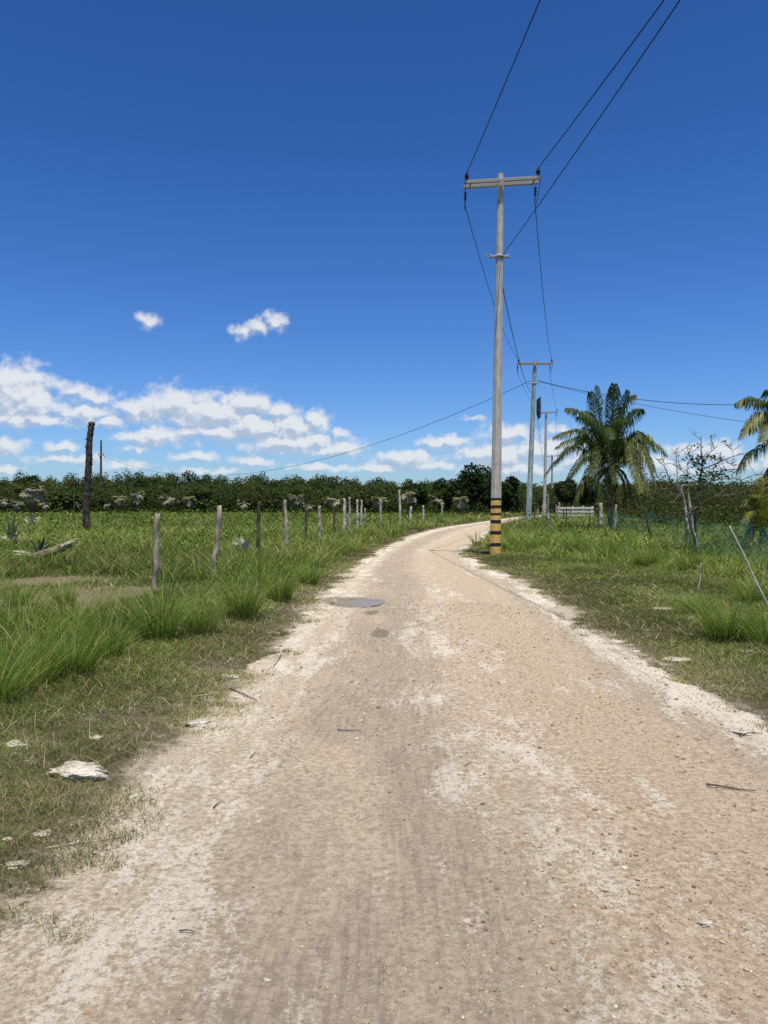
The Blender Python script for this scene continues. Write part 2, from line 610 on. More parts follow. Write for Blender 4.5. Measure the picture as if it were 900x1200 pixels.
# small dark spots in the bump hollows, tyre streaks, grit
c = n.mix(n.math('MULTIPLY', n.smooth(spot, .66, .73), .42), c, (.22, .165, .11))
c = n.mix(n.math('MULTIPLY', n.smooth(streak, .50, .72), .24), c, (.31, .25, .18))
tyre = n.noise(cs, 34, 3, .6)
c = n.mix(n.math('MULTIPLY', n.math('MULTIPLY', n.smooth(tyre, .48, .60), n.math('MAXIMUM', km, n.math('MULTIPLY', km2, .8))), .40), c, (.27, .215, .155))
c = n.mix(n.math('MULTIPLY', n.smooth(grit, .60, .72), .40), c, (.76, .68, .56))
c = n.mix(n.math('MULTIPLY', n.smooth(grit, .37, .27), .60), c, (.21, .145, .09))
# damp patch round the puddle
wet = n.node('ShaderNodeAttribute', attribute_name='wet').outputs['Fac']
wetk = n.smooth(n.math('ADD', wet, n.math('MULTIPLY', n.math('SUBTRACT', mid, .5), .9)), .42, .72)
c = n.mix(n.math('MULTIPLY', wetk, .75), c, (.19, .15, .105))
bh = n.math('ADD', n.math('MULTIPLY', fine, .6), n.math('ADD', n.math('MULTIPLY', grain, .15), n.math('ADD', n.math('MULTIPLY', mid, .4), n.math('MULTIPLY', grit, .3))))
bh = n.math('SUBTRACT', bh, n.math('MULTIPLY', n.smooth(spot, .58, .72), .55))
b1 = n.bump(bh, .9, .032)
finish(n, c, n.mix(wetk, (.93, .93, .93), (.6, .6, .6)), .12, b1)
M['road'] = m

rys = np.concatenate([np.arange(-7, 1.6, .5), spaced(1.65, 134, .022, 1.0105)])
nt_ = 150
ts = np.linspace(-1, 1, nt_)
TT, RY = np.meshgrid(ts, rys)
xl, xr = XL(RY), XR(RY)
# ragged edge: a few sizes of tongue, added to the edges only
rag = lambda s: ((fbm(RY * .9, RY * 0 + s, 21, 3) - .5) * .5 + (fbm(RY * 4.5, RY * 0 + s, 31, 4) - .5) * .34)
scale_far = np.clip(1.0, 0, 1)
xl2 = xl + rag(3.3) - .12
xr2 = xr + rag(8.7) * 1.25 + .14
RX = (xl2 + xr2) / 2 + TT * (xr2 - xl2) / 2
RD = np.abs(TT)
acr = RX - xl                                   # true distances, so that tracks do not follow the ragged edge
TU = (RX - xl) / (xr - xl) * 2 - 1
zz = HT(RX, RY)
edge_m = (1 - RD) * (xr2 - xl2) / 2          # metres in from the ragged edge
edge_fall = sstep(edge_m, .05, .34)
mic = (fbm(RX * 2.2, RY * 1.1, 41, 4) - .5) * .030 + (fbm(RX * 9, RY * 7, 43, 3) - .5) * .012 * np.clip(12 / np.maximum(RY, 1), 0, 1)
ruts = -.018 * np.exp(-((TT + .45) / .16) ** 2) - .018 * np.exp(-((TT - .62) / .13) ** 2)
PUD = (gx(419, 12.2), 12.2)
puddle_dip = -.03 * np.exp(-(((RX - PUD[0]) / .55) ** 2 + ((RY - PUD[1]) / .75) ** 2))
crumb = (fbm(RX * 13, RY * 13, 47, 3) - .5) * .05 + (fbm(RX * 4, RY * 3, 48, 3) - .5) * .05
zz = zz + (.014 + mic + ruts + puddle_dip) * edge_fall + (crumb - .016 - .03 * sstep(edge_m, .12, 0)) * (1 - edge_fall)


def blob(cx, cy, rx, ry):
    return np.exp(-(((RX - cx) / rx) ** 2 + ((RY - cy) / ry) ** 2))


wet = np.maximum.reduce([1.25 * blob(PUD[0] - .08, PUD[1], .58, .66), .85 * blob(gx(435, 11.1), 11.1, .16, .35),
                         .95 * blob(gx(445, 9.3), 9.3, .14, .42), .5 * blob(gx(395, 12.3), 12.3, .3, .5),
                         .42 * blob(gx(360, 10.0), 10.0, .6, 1.4)])
i = np.arange(TT.size).reshape(TT.shape)
rf = np.stack([i[:-1, :-1], i[:-1, 1:], i[1:, 1:], i[1:, :-1]], -1).reshape(-1, 4)
road = np_mesh('dirt_road', np.stack([RX.ravel(), RY.ravel(), zz.ravel()], 1), rf, mat=M['road'], smooth=True,
               uv=np.stack([TU.ravel(), RY.ravel(), acr.ravel()], 1), attrs={'wet': wet.ravel()})
road['kind'] = 'structure'


def road_z(x, y):
    """height of the road sheet, nearest grid value"""
    j = np.clip(np.searchsorted(rys, y), 0, len(rys) - 1)
    t = (x - xl2[j, 0]) / (xr2[j, 0] - xl2[j, 0]) * (nt_ - 1)
    k = np.clip(np.round(t).astype(int), 0, nt_ - 1)
    return zz[j, k]


def surf_z(x, y):
    x = np.atleast_1d(np.asarray(x, float)); y = np.atleast_1d(np.asarray(y, float))
    return np.where(road_d(x, y) < 0, np.maximum(road_z(x, y), HT(x, y) - .05), HT(x, y))


# ---- puddle: a thin sheet of water lying in the dip
m, n = mat_new('puddle_water')
pos = n.node('ShaderNodeNewGeometry').outputs['Position']
finish(n, n.mix(n.noise(pos, 5, 3), (.17, .14, .105), (.38, .31, .23)), .30, .22, n.bump(n.noise(pos, 20, 3), .25, .01))
M['water'] = m
pv = []; K = 72
zc = float(road_z(np.array([PUD[0]]), np.array([PUD[1]]))[0])
for k in range(K):
    a = 2 * math.pi * k / K
    r = 1 + .55 * (float(fbm([math.cos(a) * 2.1 + 4.3], [math.sin(a) * 2.1 + 9.1], 5, 4)[0]) - .5) * 2
    pv.append((PUD[0] + .46 * r * math.cos(a) + .04, PUD[1] + .46 * r * math.sin(a) + .10 * math.cos(a), zc + .006))
mb = MB(); mb.add(pv, [tuple(range(K))])
tag(mb.build('puddle', M['water']), kind='structure')

# ---- loose gravel and pebbles on the road: nobody could count them
def icosa():
    p = (1 + 5 ** .5) / 2
    v = np.array([(-1, p, 0), (1, p, 0), (-1, -p, 0), (1, -p, 0), (0, -1, p), (0, 1, p), (0, -1, -p), (0, 1, -p), (p, 0, -1), (p, 0, 1), (-p, 0, -1), (-p, 0, 1)], float)
    f = np.array([(0, 11, 5), (0, 5, 1), (0, 1, 7), (0, 7, 10), (0, 10, 11), (1, 5, 9), (5, 11, 4), (11, 10, 2), (10, 7, 6), (7, 1, 8), (3, 9, 4), (3, 4, 2), (3, 2, 6), (3, 6, 8), (3, 8, 9), (4, 9, 5), (2, 4, 11), (6, 2, 10), (8, 6, 7), (9, 8, 1)])
    return v / np.linalg.norm(v[0]), f


def pebbles(name, x, y, size, tint, mat):
    V, F = icosa()
    N = len(x)
    th = rng.uniform(0, 6.28, N)
    jit = 1 + rng.uniform(-.28, .28, (N, 12, 1))
    P = V[None] * jit
    P = P * np.stack([rng.uniform(.8, 1.25, N), rng.uniform(.7, 1.1, N), rng.uniform(.45, .8, N)], 1)[:, None, :]
    c, s = np.cos(th), np.sin(th)
    X = P[..., 0] * c[:, None] - P[..., 1] * s[:, None]
    Yy = P[..., 0] * s[:, None] + P[..., 1] * c[:, None]
    Z = P[..., 2]
    z0 = surf_z(x, y)
    W = np.stack([X * size[:, None] + x[:, None], Yy * size[:, None] + y[:, None], Z * size[:, None] + (z0 + size * .18)[:, None]], -1)
    F = (F[None] + (np.arange(N) * 12)[:, None, None]).reshape(-1, 3)
    return np_mesh(name, W.reshape(-1, 3), None, F, np.repeat(tint, 12, 0), mat)


m, n = mat_new('gravel_stone')
a_ = n.node('ShaderNodeAttribute', attribute_name='tint').outputs['Color']
pos = n.node('ShaderNodeNewGeometry').outputs['Position']
finish(n, n.mix(1.0, a_, n.mix(n.noise(pos, 120, 3), (.75, .75, .75), (1.2, 1.2, 1.2)), 'MULTIPLY'), .9, .15)
M['gravel'] = m
N = 42000
yy = 1.9 * (12 / 1.9) ** (rng.uniform(0, 1, N) ** 1.05)
t = np.clip(rng.normal(.30, .42, N), -1.02, 1.02)
t[: N // 3] = rng.uniform(-1.03, 1.05, N // 3)
edge_side = rng.random(N) < .10
t = np.where(edge_side, np.where(rng.random(N) < .45, -1, 1) * rng.normal(.98, .06, N), t)
xx = (XL(yy) + XR(yy)) / 2 + t * (XR(yy) - XL(yy)) / 2
keep = (fbm(xx * 1.6, yy * 1.0, 77, 3) + rng.uniform(-.28, .28, N)) > .45
xx, yy, t = xx[keep], yy[keep], t[keep]
N = len(xx)
size = .0021 * np.exp(rng.normal(0, .58, N)) * (1 + yy * .11)
size = np.minimum(size, .016)
pal = np.array([(.42, .33, .22), (.52, .44, .33), (.36, .23, .14), (.22, .155, .10), (.46, .36, .25), (.60, .53, .42)])
ti = pal[rng.choice(len(pal), N, p=[.32, .12, .17, .12, .22, .05])] * rng.uniform(.8, 1.15, (N, 1))
tag(pebbles('gravel', xx, yy, size, ti, M['gravel']), kind='stuff')

# ------------------------------------------------------------------ grass
def blades(name, x, y, z, h, w, lean, ang, tint, segs=3, mat=None, curl=1.0, flat=None, parent=None, local=False):
    """one mesh of bent, tapering blades"""
    N = len(x)
    f = rng.uniform(0, 2 * math.pi, N) if flat is None else flat
    ux, uy = np.cos(f), np.sin(f)
    dx, dy = np.cos(ang), np.sin(ang)
    rows = []
    for s in range(segs + 1):
        q = s / segs
        # arc: rises, then leans over
        k = lean * q ** (1 + curl)
        hz = h * q * np.sqrt(np.clip(1 - (lean * q ** curl * .62) ** 2, .05, 1))
        cx = x + dx * h * k; cy = y + dy * h * k; cz = z + hz
        ww = w * (1 - q ** 1.7) * .5 if s < segs else 0
        if s < segs:
            rows.append(np.stack([cx - ux * ww, cy - uy * ww, cz], 1))
            rows.append(np.stack([cx + ux * ww, cy + uy * ww, cz], 1))
        else:
            rows.append(np.stack([cx, cy, cz], 1))
    nv = 2 * segs + 1
    V = np.stack(rows, 1).reshape(-1, 3)
    b = (np.arange(N) * nv)[:, None]
    q4 = []
    for s in range(segs - 1):
        q4.append(b + np.array([2 * s, 2 * s + 1, 2 * s + 3, 2 * s + 2]))
    q4 = np.concatenate(q4) if q4 else None
    t3 = b + np.array([2 * segs - 2, 2 * segs - 1, 2 * segs])
    tt_ = np.repeat(tint[:, None, :], nv, 1)
    return np_mesh(name, V, q4, t3, tt_.reshape(-1, 3), mat or M['grass'], parent)


def pick_colors(N, pal, p, var=.22):
    c = np.array(pal)[rng.choice(len(pal), N, p=p)]
    return c * (1 + rng.normal(0, var, (N, 1))).clip(.5, 1.6) * (1 + rng.normal(0, .06, (N, 3)))


GREEN = [(.098, .138, .024), (.060, .092, .018), (.125, .158, .032), (.17, .165, .055), (.29, .245, .12)]
OLIVE = [(.105, .110, .034), (.072, .084, .024), (.165, .15, .068), (.28, .235, .13), (.090, .140, .026)]


def thr(side_left, y):
    l = np.interp(y, [3, 8, 15, 30, 60], [2.1, 1.75, .75, .45, .35])
    r = np.interp(y, [3, 7, 9, 12, 17, 22, 27, 60], [3.0, 2.4, 2.6, 3.1, 3.2, 1.3, .35, .25])
    return np.where(side_left, l, r)


# short creeping grass and thatch on both verges (one mass)
N = 620000
yy = 2.2 * (34 / 2.2) ** rng.uniform(0, 1, N)
left = rng.random(N) < .46
d = rng.uniform(-.30, 3.6, N)
xx = np.where(left, XL(yy) - d, XR(yy) + d)
rat = xx / yy
ok = (rat > -.78) & (rat < .78)
th = thr(left, yy)
cl = fbm(xx * 2.2, yy * 2.2, 51, 4)
cl2 = fbm(xx * 7, yy * 7, 57, 3)
# coverage: ragged towards the road, full further in
cov = sstep(d + (cl - .5) * 1.5 + (cl2 - .5) * .9, -.10, .24)
cov = cov * (.72 + .28 * sstep(cl, .35, .55))
ok &= rng.random(N) < cov
ok &= (d < th + 1.6)
xx, yy, d, left, cl, th = [q[ok] for q in (xx, yy, d, left, cl, th)]
N = len(xx)
h = (.035 + .055 * sstep(d, .2, th) + .06 * (cl - .4)).clip(.02, .2) * rng.uniform(.5, 1.5, N)
w = np.maximum(.0028, yy * .00085) * rng.uniform(.7, 1.3, N)
col_ = pick_colors(N, OLIVE, [.27, .22, .13, .08, .30])
nearroad = (1 - sstep(d, .05, .9))[:, None]
dryk = (rng.random((N, 1)) < nearroad * .50)
col_ = np.where(dryk, np.array((.22, .185, .11)) * rng.uniform(.6, 1.25, (N, 1)), col_)
col_ *= (.80 + .5 * sstep(fbm(xx * .9, yy * .9, 63, 3), .35, .7))[:, None]
blades_short = blades('verge_grass', xx, yy, HT(xx, yy) - .004, h, w, rng.uniform(.6, 1.4, N), rng.uniform(0, 6.28, N), col_, 2)
tag(blades_short, kind='stuff')

# dry fallen stalks in the thatch
N = 6500
yy = 2.3 * (16 / 2.3) ** rng.uniform(0, 1, N)
left = rng.random(N) < .6
d = rng.uniform(.0, 2.3, N)
xx = np.where(left, XL(yy) - d, XR(yy) + d)
ok = (np.abs(xx / yy) < .78)
xx, yy = xx[ok], yy[ok]; N = len(xx)
st = blades('dry_thatch', xx, yy, HT(xx, yy) + rng.uniform(.005, .05, N), rng.uniform(.04, .17, N), np.maximum(.002, yy * .0006), rng.uniform(1.2, 1.6, N),
            rng.uniform(0, 6.28, N), np.array([(.33, .28, .18)]) * rng.uniform(.5, 1.3, (N, 1)), 3, curl=.15)
tag(st, kind='stuff')

# the tall meadow grass (one mass), left and right
def meadow(N, y0, y1, r0, r1, seed_off, hscale):
    yy = y0 * (y1 / y0) ** rng.uniform(0, 1, N)
    rat = rng.uniform(r0, r1, N)
    xx = rat * yy
    d = road_d(xx, yy)
    left = xx < XL(yy)
    th = thr(left, yy)
    cl = fbm(xx * .55 + seed_off, yy * .55, 71, 4)
    cl2 = fbm(xx * 1.9, yy * 1.9 + seed_off, 79, 3)
    b = bare(xx, yy)
    ok = d > th + (cl2 - .5) * .9
    ok &= rng.random(N) < (.25 + .75 * sstep(cl + .35 * (cl2 - .5), .30, .52)) * (1 - .80 * b)
    return [q[ok] for q in (xx, yy, d, left, th, cl, cl2, b)]


xx, yy, d, left, th, cl, cl2, b = meadow(400000, 5.0, 125, -.78, .78, 0, 1)
N = len(xx)
h = np.where(left, .13 + .26 * sstep(cl2, .35, .7) * sstep(cl, .3, .6), .12 + .18 * sstep(cl2, .35, .7))
strip = np.exp(-((d - th - .7) / .9) ** 2)
h = h + np.where(left, .10, .06) * strip * sstep(cl2, .25, .6)
h = np.where(~left & (yy > 24) & (d < 9), h + .22, h)
h = np.where(left & (yy > 16), h + .08, h)
near = 1 - sstep(yy, 9, 17)
h = h * (1 - .45 * near)
h = (h * (1 - .75 * b)).clip(.04, .9) * rng.uniform(.55, 1.3, N)
w = np.maximum(.0045, yy * .0011) * rng.uniform(.7, 1.4, N)
fresh = sstep(fbm(xx * .22, yy * .22, 87, 3) + .12 * (rng.random(N) - .5), .34, .62)[:, None]
ca = pick_colors(N, GREEN, [.34, .20, .26, .14, .06])
cb = pick_colors(N, GREEN, [.20, .26, .12, .22, .20])
col_ = ca * fresh + cb * (1 - fresh)
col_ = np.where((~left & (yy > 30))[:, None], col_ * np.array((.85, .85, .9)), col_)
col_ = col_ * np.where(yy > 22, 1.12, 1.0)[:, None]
col_ = col_ * (.72 + .56 * sstep(fbm(xx * .16, yy * .16, 95, 4), .32, .66))[:, None]
dr = rng.random(N) < .15 + .45 * near
col_ = np.where(dr[:, None], pick_colors(N, OLIVE, [.30, .22, .16, .16, .16]), col_)
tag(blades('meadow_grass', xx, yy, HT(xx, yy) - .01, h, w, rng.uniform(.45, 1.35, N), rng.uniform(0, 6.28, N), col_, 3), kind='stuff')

# clump upon clump of longer grass, too many to count
cx_, cy_, cd, cleft, cth, ccl, ccl2, cb_ = meadow(9000, 5.2, 62, -.80, .80, 4.4, 1)
keep = (rng.random(len(cx_)) < np.where(cleft, .35 + .65 * np.exp(-((cd - cth - .9) / 1.3) ** 2), np.where(cy_ > 24, .5, .20 + .35 * (cd > cth + .5)))) & (cb_ < .30) & (rng.random(len(cx_)) < np.interp(cy_, [5, 10, 16, 24], [.26, .42, .75, 1.0]))
cx_, cy_, cd, cleft, cth, ccl2 = [q[keep] for q in (cx_, cy_, cd, cleft, cth, ccl2)]
NC = len(cx_)
ch = np.where(cleft, .28 + .34 * rng.random(NC) + .16 * np.exp(-((cd - cth - .8) / 1.0) ** 2), .26 + .32 * rng.random(NC)) * np.where(~cleft & (cy_ > 24), 1.2, 1)
ccol = np.array(GREEN)[rng.choice(5, NC, p=[.36, .34, .18, .10, .02])] * rng.uniform(.75, 1.3, (NC, 1))
per = np.clip((560 / cy_).astype(int), 16, 90)
ch = ch * np.where(cy_ < 12, rng.uniform(.6, 1.05, NC), 1)
k = np.repeat(np.arange(NC), per); N = len(k)
oa = rng.uniform(0, 6.28, N); orad = .15 * np.sqrt(rng.random(N)) * (.5 + ch[k] * 1.6)
xx = cx_[k] + np.cos(oa) * orad; yy = cy_[k] + np.sin(oa) * orad
lean = (rng.uniform(.1, .8, N) + orad * 2.6 * rng.uniform(.3, 1, N)).clip(0, 1.4)
mixd = (rng.random((N, 1)) < .13)
col_ = np.where(mixd, np.array((.27, .23, .11)), ccol[k] * rng.uniform(.6, 1.45, (N, 1)))
tag(blades('long_grass', xx, yy, HT(xx, yy) - .02, ch[k] * rng.uniform(.45, 1.12, N), np.maximum(.0085, cy_[k] * .0012) * rng.uniform(.6, 1.3, N), lean, oa + rng.normal(0, .5, N), col_, 4, curl=.9), kind='stuff')

# broad-leaved weeds through the meadow (one mass)
def leaf_quads(c, size, tint, name, mat, parent=None, up=.35, aspect=.6, nrm=None):
    N = len(c)
    nv = rng.normal(0, 1, (N, 3)) if nrm is None else nrm + rng.normal(0, .55, (N, 3))
    nv[:, 2] = np.abs(nv[:, 2]) + up
    nv /= np.linalg.norm(nv, axis=1, keepdims=True)
    a = np.cross(nv, rng.normal(0, 1, (N, 3))); a /= np.linalg.norm(a, axis=1, keepdims=True) + 1e-9
    b = np.cross(nv, a)
    s = size[:, None]
    V = np.stack([c - a * s, c + b * s * aspect - a * s * .1, c + a * s, c - b * s * aspect + a * s * .1], 1).reshape(-1, 3)
    F = (np.arange(N) * 4)[:, None] + np.arange(4)
    return np_mesh(name, V, F, None, np.repeat(tint, 4, 0), mat, parent)


N = 90000
yy = 7.0 * (110 / 7.0) ** rng.uniform(0, 1, N)
xx = rng.uniform(-.78, .78, N) * yy
d = road_d(xx, yy); left = xx < XL(yy)
kk = fbm(xx * .35, yy * .35, 91, 4)
ok = (d > thr(left, yy) + .5) & (kk > .50) & (bare(xx, yy) < .12) & (yy > 9 + 6 * rng.random(N))
xx, yy, kk = xx[ok], yy[ok], kk[ok]; N = len(xx)
zz_ = HT(xx, yy) + rng.uniform(.05, 1, N) ** 1.2 * (.25 + .7 * sstep(kk, .5, .68))
wd = leaf_quads(np.stack([xx, yy, zz_], 1), np.maximum(.03, yy * .0017) * rng.uniform(.6, 1.3, N),
                pick_colors(N, [(.06, .11, .018), (.09, .15, .025), (.13, .18, .04)], [.4, .4, .2]), 'meadow_weeds', M['leaf'], up=.5)
tag(wd, kind='stuff')

# ------------------------------------------------------------------ the far wood: one mass of crowns
def crown_points(cx, cy, cz, rx, ry, rz, n, lobes=9, seed=0):
    """leaf positions, outward normals for a crown of uneven lobes"""
    r = np.random.default_rng(seed)
    L = r.normal(0, 1, (lobes, 3)); L /= np.linalg.norm(L, axis=1, keepdims=True)
    L *= r.uniform(.25, .72, (lobes, 1)); L[:, 2] = L[:, 2] * .8 + .1
    lr = r.uniform(.28, .52, lobes)
    k = r.choice(lobes, n, p=lr**2 / (lr**2).sum())
    u = r.normal(0, 1, (n, 3)); u /= np.linalg.norm(u, axis=1, keepdims=True)
    rad = lr[k] * r.uniform(.55, 1.08, n)
    p = L[k] + u * rad[:, None]
    return p * np.array((rx, ry, rz)) + np.array((cx, cy, cz)), u, k


def tree_top(px):
    """height of the wood's skyline in the photograph at px"""
    return float(np.interp(px, [-150, 0, 60, 150, 250, 330, 400, 450, 500, 600, 650, 700, 760, 860, 950, 1060],
                           [553, 554, 552, 551, 553, 552, 556, 558, 561, 564, 562, 562, 560, 561, 562, 560]))


LEAFP = np.array([(.030, .050, .012), (.042, .066, .015), (.058, .080, .020), (.026, .042, .011), (.064, .072, .020)])
C, S, T, NRM = [], [], [], []
tr = np.random.default_rng(5)
for row, (Yb, sp_, frac) in enumerate([(112, 3.2, .74), (121, 3.2, .88), (132, 3.2, .97), (142, 3.4, 1.0), (153, 3.8, 1.0)]):
    px = -190.0
    while px < 1080:
        Yt = Yb + tr.uniform(-4, 4)
        top = EYE + (590 - tree_top(px) + tr.normal(0, 1.7)) / 900 * Yt
        top *= frac * tr.uniform(.92, 1.04)
        x = gx(px, Yt)
        if road_d(np.array([x]), np.array([Yt]))[0] > 4 or Yt > 118:
            rw = tr.uniform(1.7, 3.1)
            hh = top * tr.uniform(.8, .95) / 2
            nl = int(1100 * (rw / 2.4) ** 2)
            p, u, k = crown_points(x, Yt, top - hh, rw, rw, hh, nl, 9, int(tr.integers(1e9)))
            C.append(p); NRM.append(u)
            bc = LEAFP[tr.integers(len(LEAFP))] * tr.uniform(.8, 1.35)
            lob = tr.uniform(.75, 1.3, 16)
            T.append(bc * (lob[k] * tr.uniform(.75, 1.25, nl))[:, None]); S.append(tr.uniform(.09, .22, nl))
        px += sp_ / Yt * 900 * tr.uniform(.6, 1.25)
for k in range(34):
    px = tr.uniform(-180, 1070); Yt = tr.uniform(104, 111)
    x = gx(px, Yt)
    if road_d(np.array([x]), np.array([Yt]))[0] < 4: continue
    rw = tr.uniform(1.2, 3.4); hh = tr.uniform(.8, 1.9)
    p, u, kk_ = crown_points(x, Yt, hh * .9, rw, rw * .8, hh, 900, 9, int(tr.integers(1e9)))
    bc = np.array([(.070, .085, .022), (.085, .085, .032), (.055, .080, .018), (.10, .105, .030)])[tr.integers(4)] * tr.uniform(.8, 1.15)
    C.append(p); NRM.append(u); T.append(bc * tr.uniform(.7, 1.25, (900, 1))); S.append(tr.uniform(.07, .17, 900))
# undergrowth at the foot of the wood
nU = 150000
pxs = tr.uniform(-190, 1080, nU); Yu = tr.uniform(104, 132, nU)
hu = 1.2 + fbm(pxs * .045, Yu * .25, 33, 3) * 4.6
xu = (pxs - 450) / 900 * Yu
oku = (road_d(xu, Yu) > 2) | (Yu > 112)
C.append(np.stack([xu, Yu, hu * tr.uniform(0, 1, nU)], 1)[oku]); NRM.append(np.tile((0, -.4, .6), (oku.sum(), 1)))
T.append((LEAFP[tr.integers(0, 5, nU)] * (.55 + fbm(pxs * .08, Yu * .4, 44, 3))[:, None])[oku]); S.append(tr.uniform(.10, .24, nU)[oku])
leaf_quads(np.concatenate(C), np.concatenate(S), np.concatenate(T), 'far_wood', M['leaf'], up=.1, nrm=np.concatenate(NRM), aspect=.7)['kind'] = 'stuff'

# brown-olive scrub across the paddock on the right (one mass)
n_ = 90000
Yq = 46 * (100 / 46) ** tr.uniform(0, 1, n_); pq = tr.uniform(640, 1090, n_)
xq = (pq - 450) / 900 * Yq
hk = fbm(xq * .30, Yq * .30, 61, 4)
hq = 4.0 * sstep(hk, .42, .70) * sstep(Yq, 44, 70) + .25
okq = (road_d(xq, Yq) > 4) & (hk > .43) & ((pq > 725) | (Yq > 80))
cq = np.stack([xq, Yq, HT(xq, Yq) + hq * tr.uniform(0.02, 1, n_) ** .8], 1)[okq]
tq = np.array([(.075, .080, .026), (.052, .064, .018), (.105, .095, .04), (.045, .066, .016)])[tr.integers(0, 4, n_)] * (tr.uniform(.7, 1.25, n_) * (.5 + fbm(xq * .6, Yq * .6, 66, 3)))[:, None]
leaf_quads(cq, tr.uniform(.05, .13, n_)[okq], tq[okq], 'scrub_undergrowth', M['leaf'], up=.2)['kind'] = 'stuff'


# ------------------------------------------------------------------ single trees
def make_tree(loc, h, rx, rz, n, label, cat='tree', group=None, seed=0, pal=LEAFP, leaf=(.1, .22), trunk_r=.16, name='tree', lobes=12, clear=.35):
    r = np.random.default_rng(seed)
    root = tag(empty(name, loc), label, cat, group)
    mb = MB(); rr = random.Random(seed)
    hub = Vector((rr.uniform(-.2, .2), rr.uniform(-.2, .2), h * clear))
    mb.tube([(0, 0, -.15), hub * .5 + Vector((.06, 0, 0)), hub], [trunk_r * 1.25, trunk_r, trunk_r * .8], 7, rough=.12, seed=seed)
    p, u, k = crown_points(0, 0, h - rz, rx, rx * .9, rz, n, lobes, seed)
    L = [p[k == j].mean(0) for j in range(lobes) if (k == j).any()]
    for q in L:
        q = Vector(q)
        mid = hub.lerp(q, .5) + Vector((rr.uniform(-.2, .2), rr.uniform(-.2, .2), -.15))
        mb.tube([hub, mid, q], [trunk_r * .5, trunk_r * .33, trunk_r * .12], 5, rough=.1, seed=seed)
    mb.build('trunk', M['bark'], root)
    lob = r.uniform(.7, 1.35, lobes)
    t = pal[r.integers(0, len(pal), n)] * (lob[k] * r.uniform(.75, 1.25, n))[:, None]
    leaf_quads(p, r.uniform(leaf[0], leaf[1], n), t, 'crown', M['leaf'], root, up=.1, nrm=u, aspect=.65)
    return root


DARK = np.array([(.022, .040, .011), (.030, .052, .013), (.040, .062, .016), (.018, .032, .010)])
YG = np.array([(.10, .13, .02), (.13, .15, .025), (.08, .11, .02)])
def px_tree(px, top, Y, half_px, n, label, seed, **kw):
    x = gx(px, Y); h = EYE + (590 - top) / 900 * Y
    rx = half_px / 900 * Y
    kw.setdefault('pal', DARK); kw.setdefault('clear', .2)
    return make_tree((x, Y, HTs(x, Y)), h, rx, kw.pop('rz', h * .47), n, label, seed=seed, leaf=kw.pop('leaf', (.07 * Y / 60, .17 * Y / 60)), **kw)


px_tree(556, 545, 92, 27, 5200, 'tallest rounded dark green tree of the wood, left of the striped concrete pole', 3, lobes=14)
px_tree(520, 560, 98, 20, 3000, 'lower bushy tree beside the bend of the road, left of the tallest rounded tree', 4)
px_tree(598, 556, 104, 17, 2600, 'narrow dark tree seen between the striped pole and the green-stained pole', 6)
px_tree(574, 560, 88, 15, 2200, 'squat dark tree filling the gap directly behind the striped concrete pole', 16)
px_tree(664, 560, 98, 17, 2600, 'dark round tree behind the white plank fence', 8)
px_tree(690, 558, 96, 16, 2600, 'dark tree behind the coconut palm, right of the white plank fence', 9)
px_tree(742, 566, 84, 19, 2400, 'dark bushy tree to the right behind the coconut palm', 10)
px_tree(486, 562, 96, 17, 2200, 'small dark tree at the foot of the wood where the far fence posts end', 13)
px_tree(702, 586, 60, 7, 500, 'small yellow-green shrub under the left side of the coconut palm', 21, cat='shrub', name='shrub', pal=YG, leaf=(.07, .13), trunk_r=.04, clear=.2)
px_tree(232, 570, 100, 22, 2000, 'broad olive bush in front of the far wood, right of the charred trunk', 14, cat='bush', name='bush', pal=np.array([(.07, .085, .025), (.09, .10, .03)]), clear=.2)
px_tree(75, 570, 98, 22, 2000, 'broad mid green bush in front of the far wood, left of the charred trunk', 15, cat='bush', name='bush', pal=np.array([(.05, .08, .02), (.07, .09, .025)]), clear=.2)

# ------------------------------------------------------------------ fan palms with dried fronds at the foot of the wood
def make_fan_palm(seed, dried):
    rr = random.Random(seed)
    root = empty('fan_palm', (0, 0, 0))
    H = rr.uniform(1.6, 2.6)
    mb = MB(); mb.tube([(0, 0, -.1), (.05, 0, H * .5), (.02, 0, H)], [.13, .10, .09], 7, rough=.15, seed=seed)
    mb.build('trunk', M['bark'], root)
    def fans(cnt, el_lo, el_hi, base, name, mat):
        mb = MB()
        for i in range(cnt):
            a = rr.uniform(0, 6.28); e = rr.uniform(el_lo, el_hi); L = rr.uniform(.35, .62)
            d = Vector((math.cos(a) * math.cos(e), math.sin(a) * math.cos(e), math.sin(e)))
            o = Vector((.02, 0, H)); c = o + d * L
            mb.tube([o, c], [.018, .012], 4, tint=base)
            side = d.cross(Vector((0, 0, 1))).normalized(); upv = side.cross(d)
            for k in range(11):
                b = (k - 5) / 5 * 1.9
                q = (d * math.cos(b) + side * math.sin(b)).normalized()
                tipp = c + q * .50 * rr.uniform(.8, 1.1) + Vector((0, 0, -.22 * rr.random()))
                w = upv.cross(q).normalized() * .05
                m_ = c.lerp(tipp, .5) + upv * .05
                g_ = rr.uniform(.75, 1.25)
                mb.add([c, m_ - w, tipp, m_ + w], [(0, 1, 2, 3)], tuple(v * g_ for v in base))
        mb.build(name, mat, root)
    fans(9 if not dried else 5, .1, 1.3, (.055, .075, .028), 'green_fronds', M['leaf'])
    fans(15 if dried else 7, -1.35, .25, (.37, .345, .25), 'dried_fronds', M['dead'])
    return root


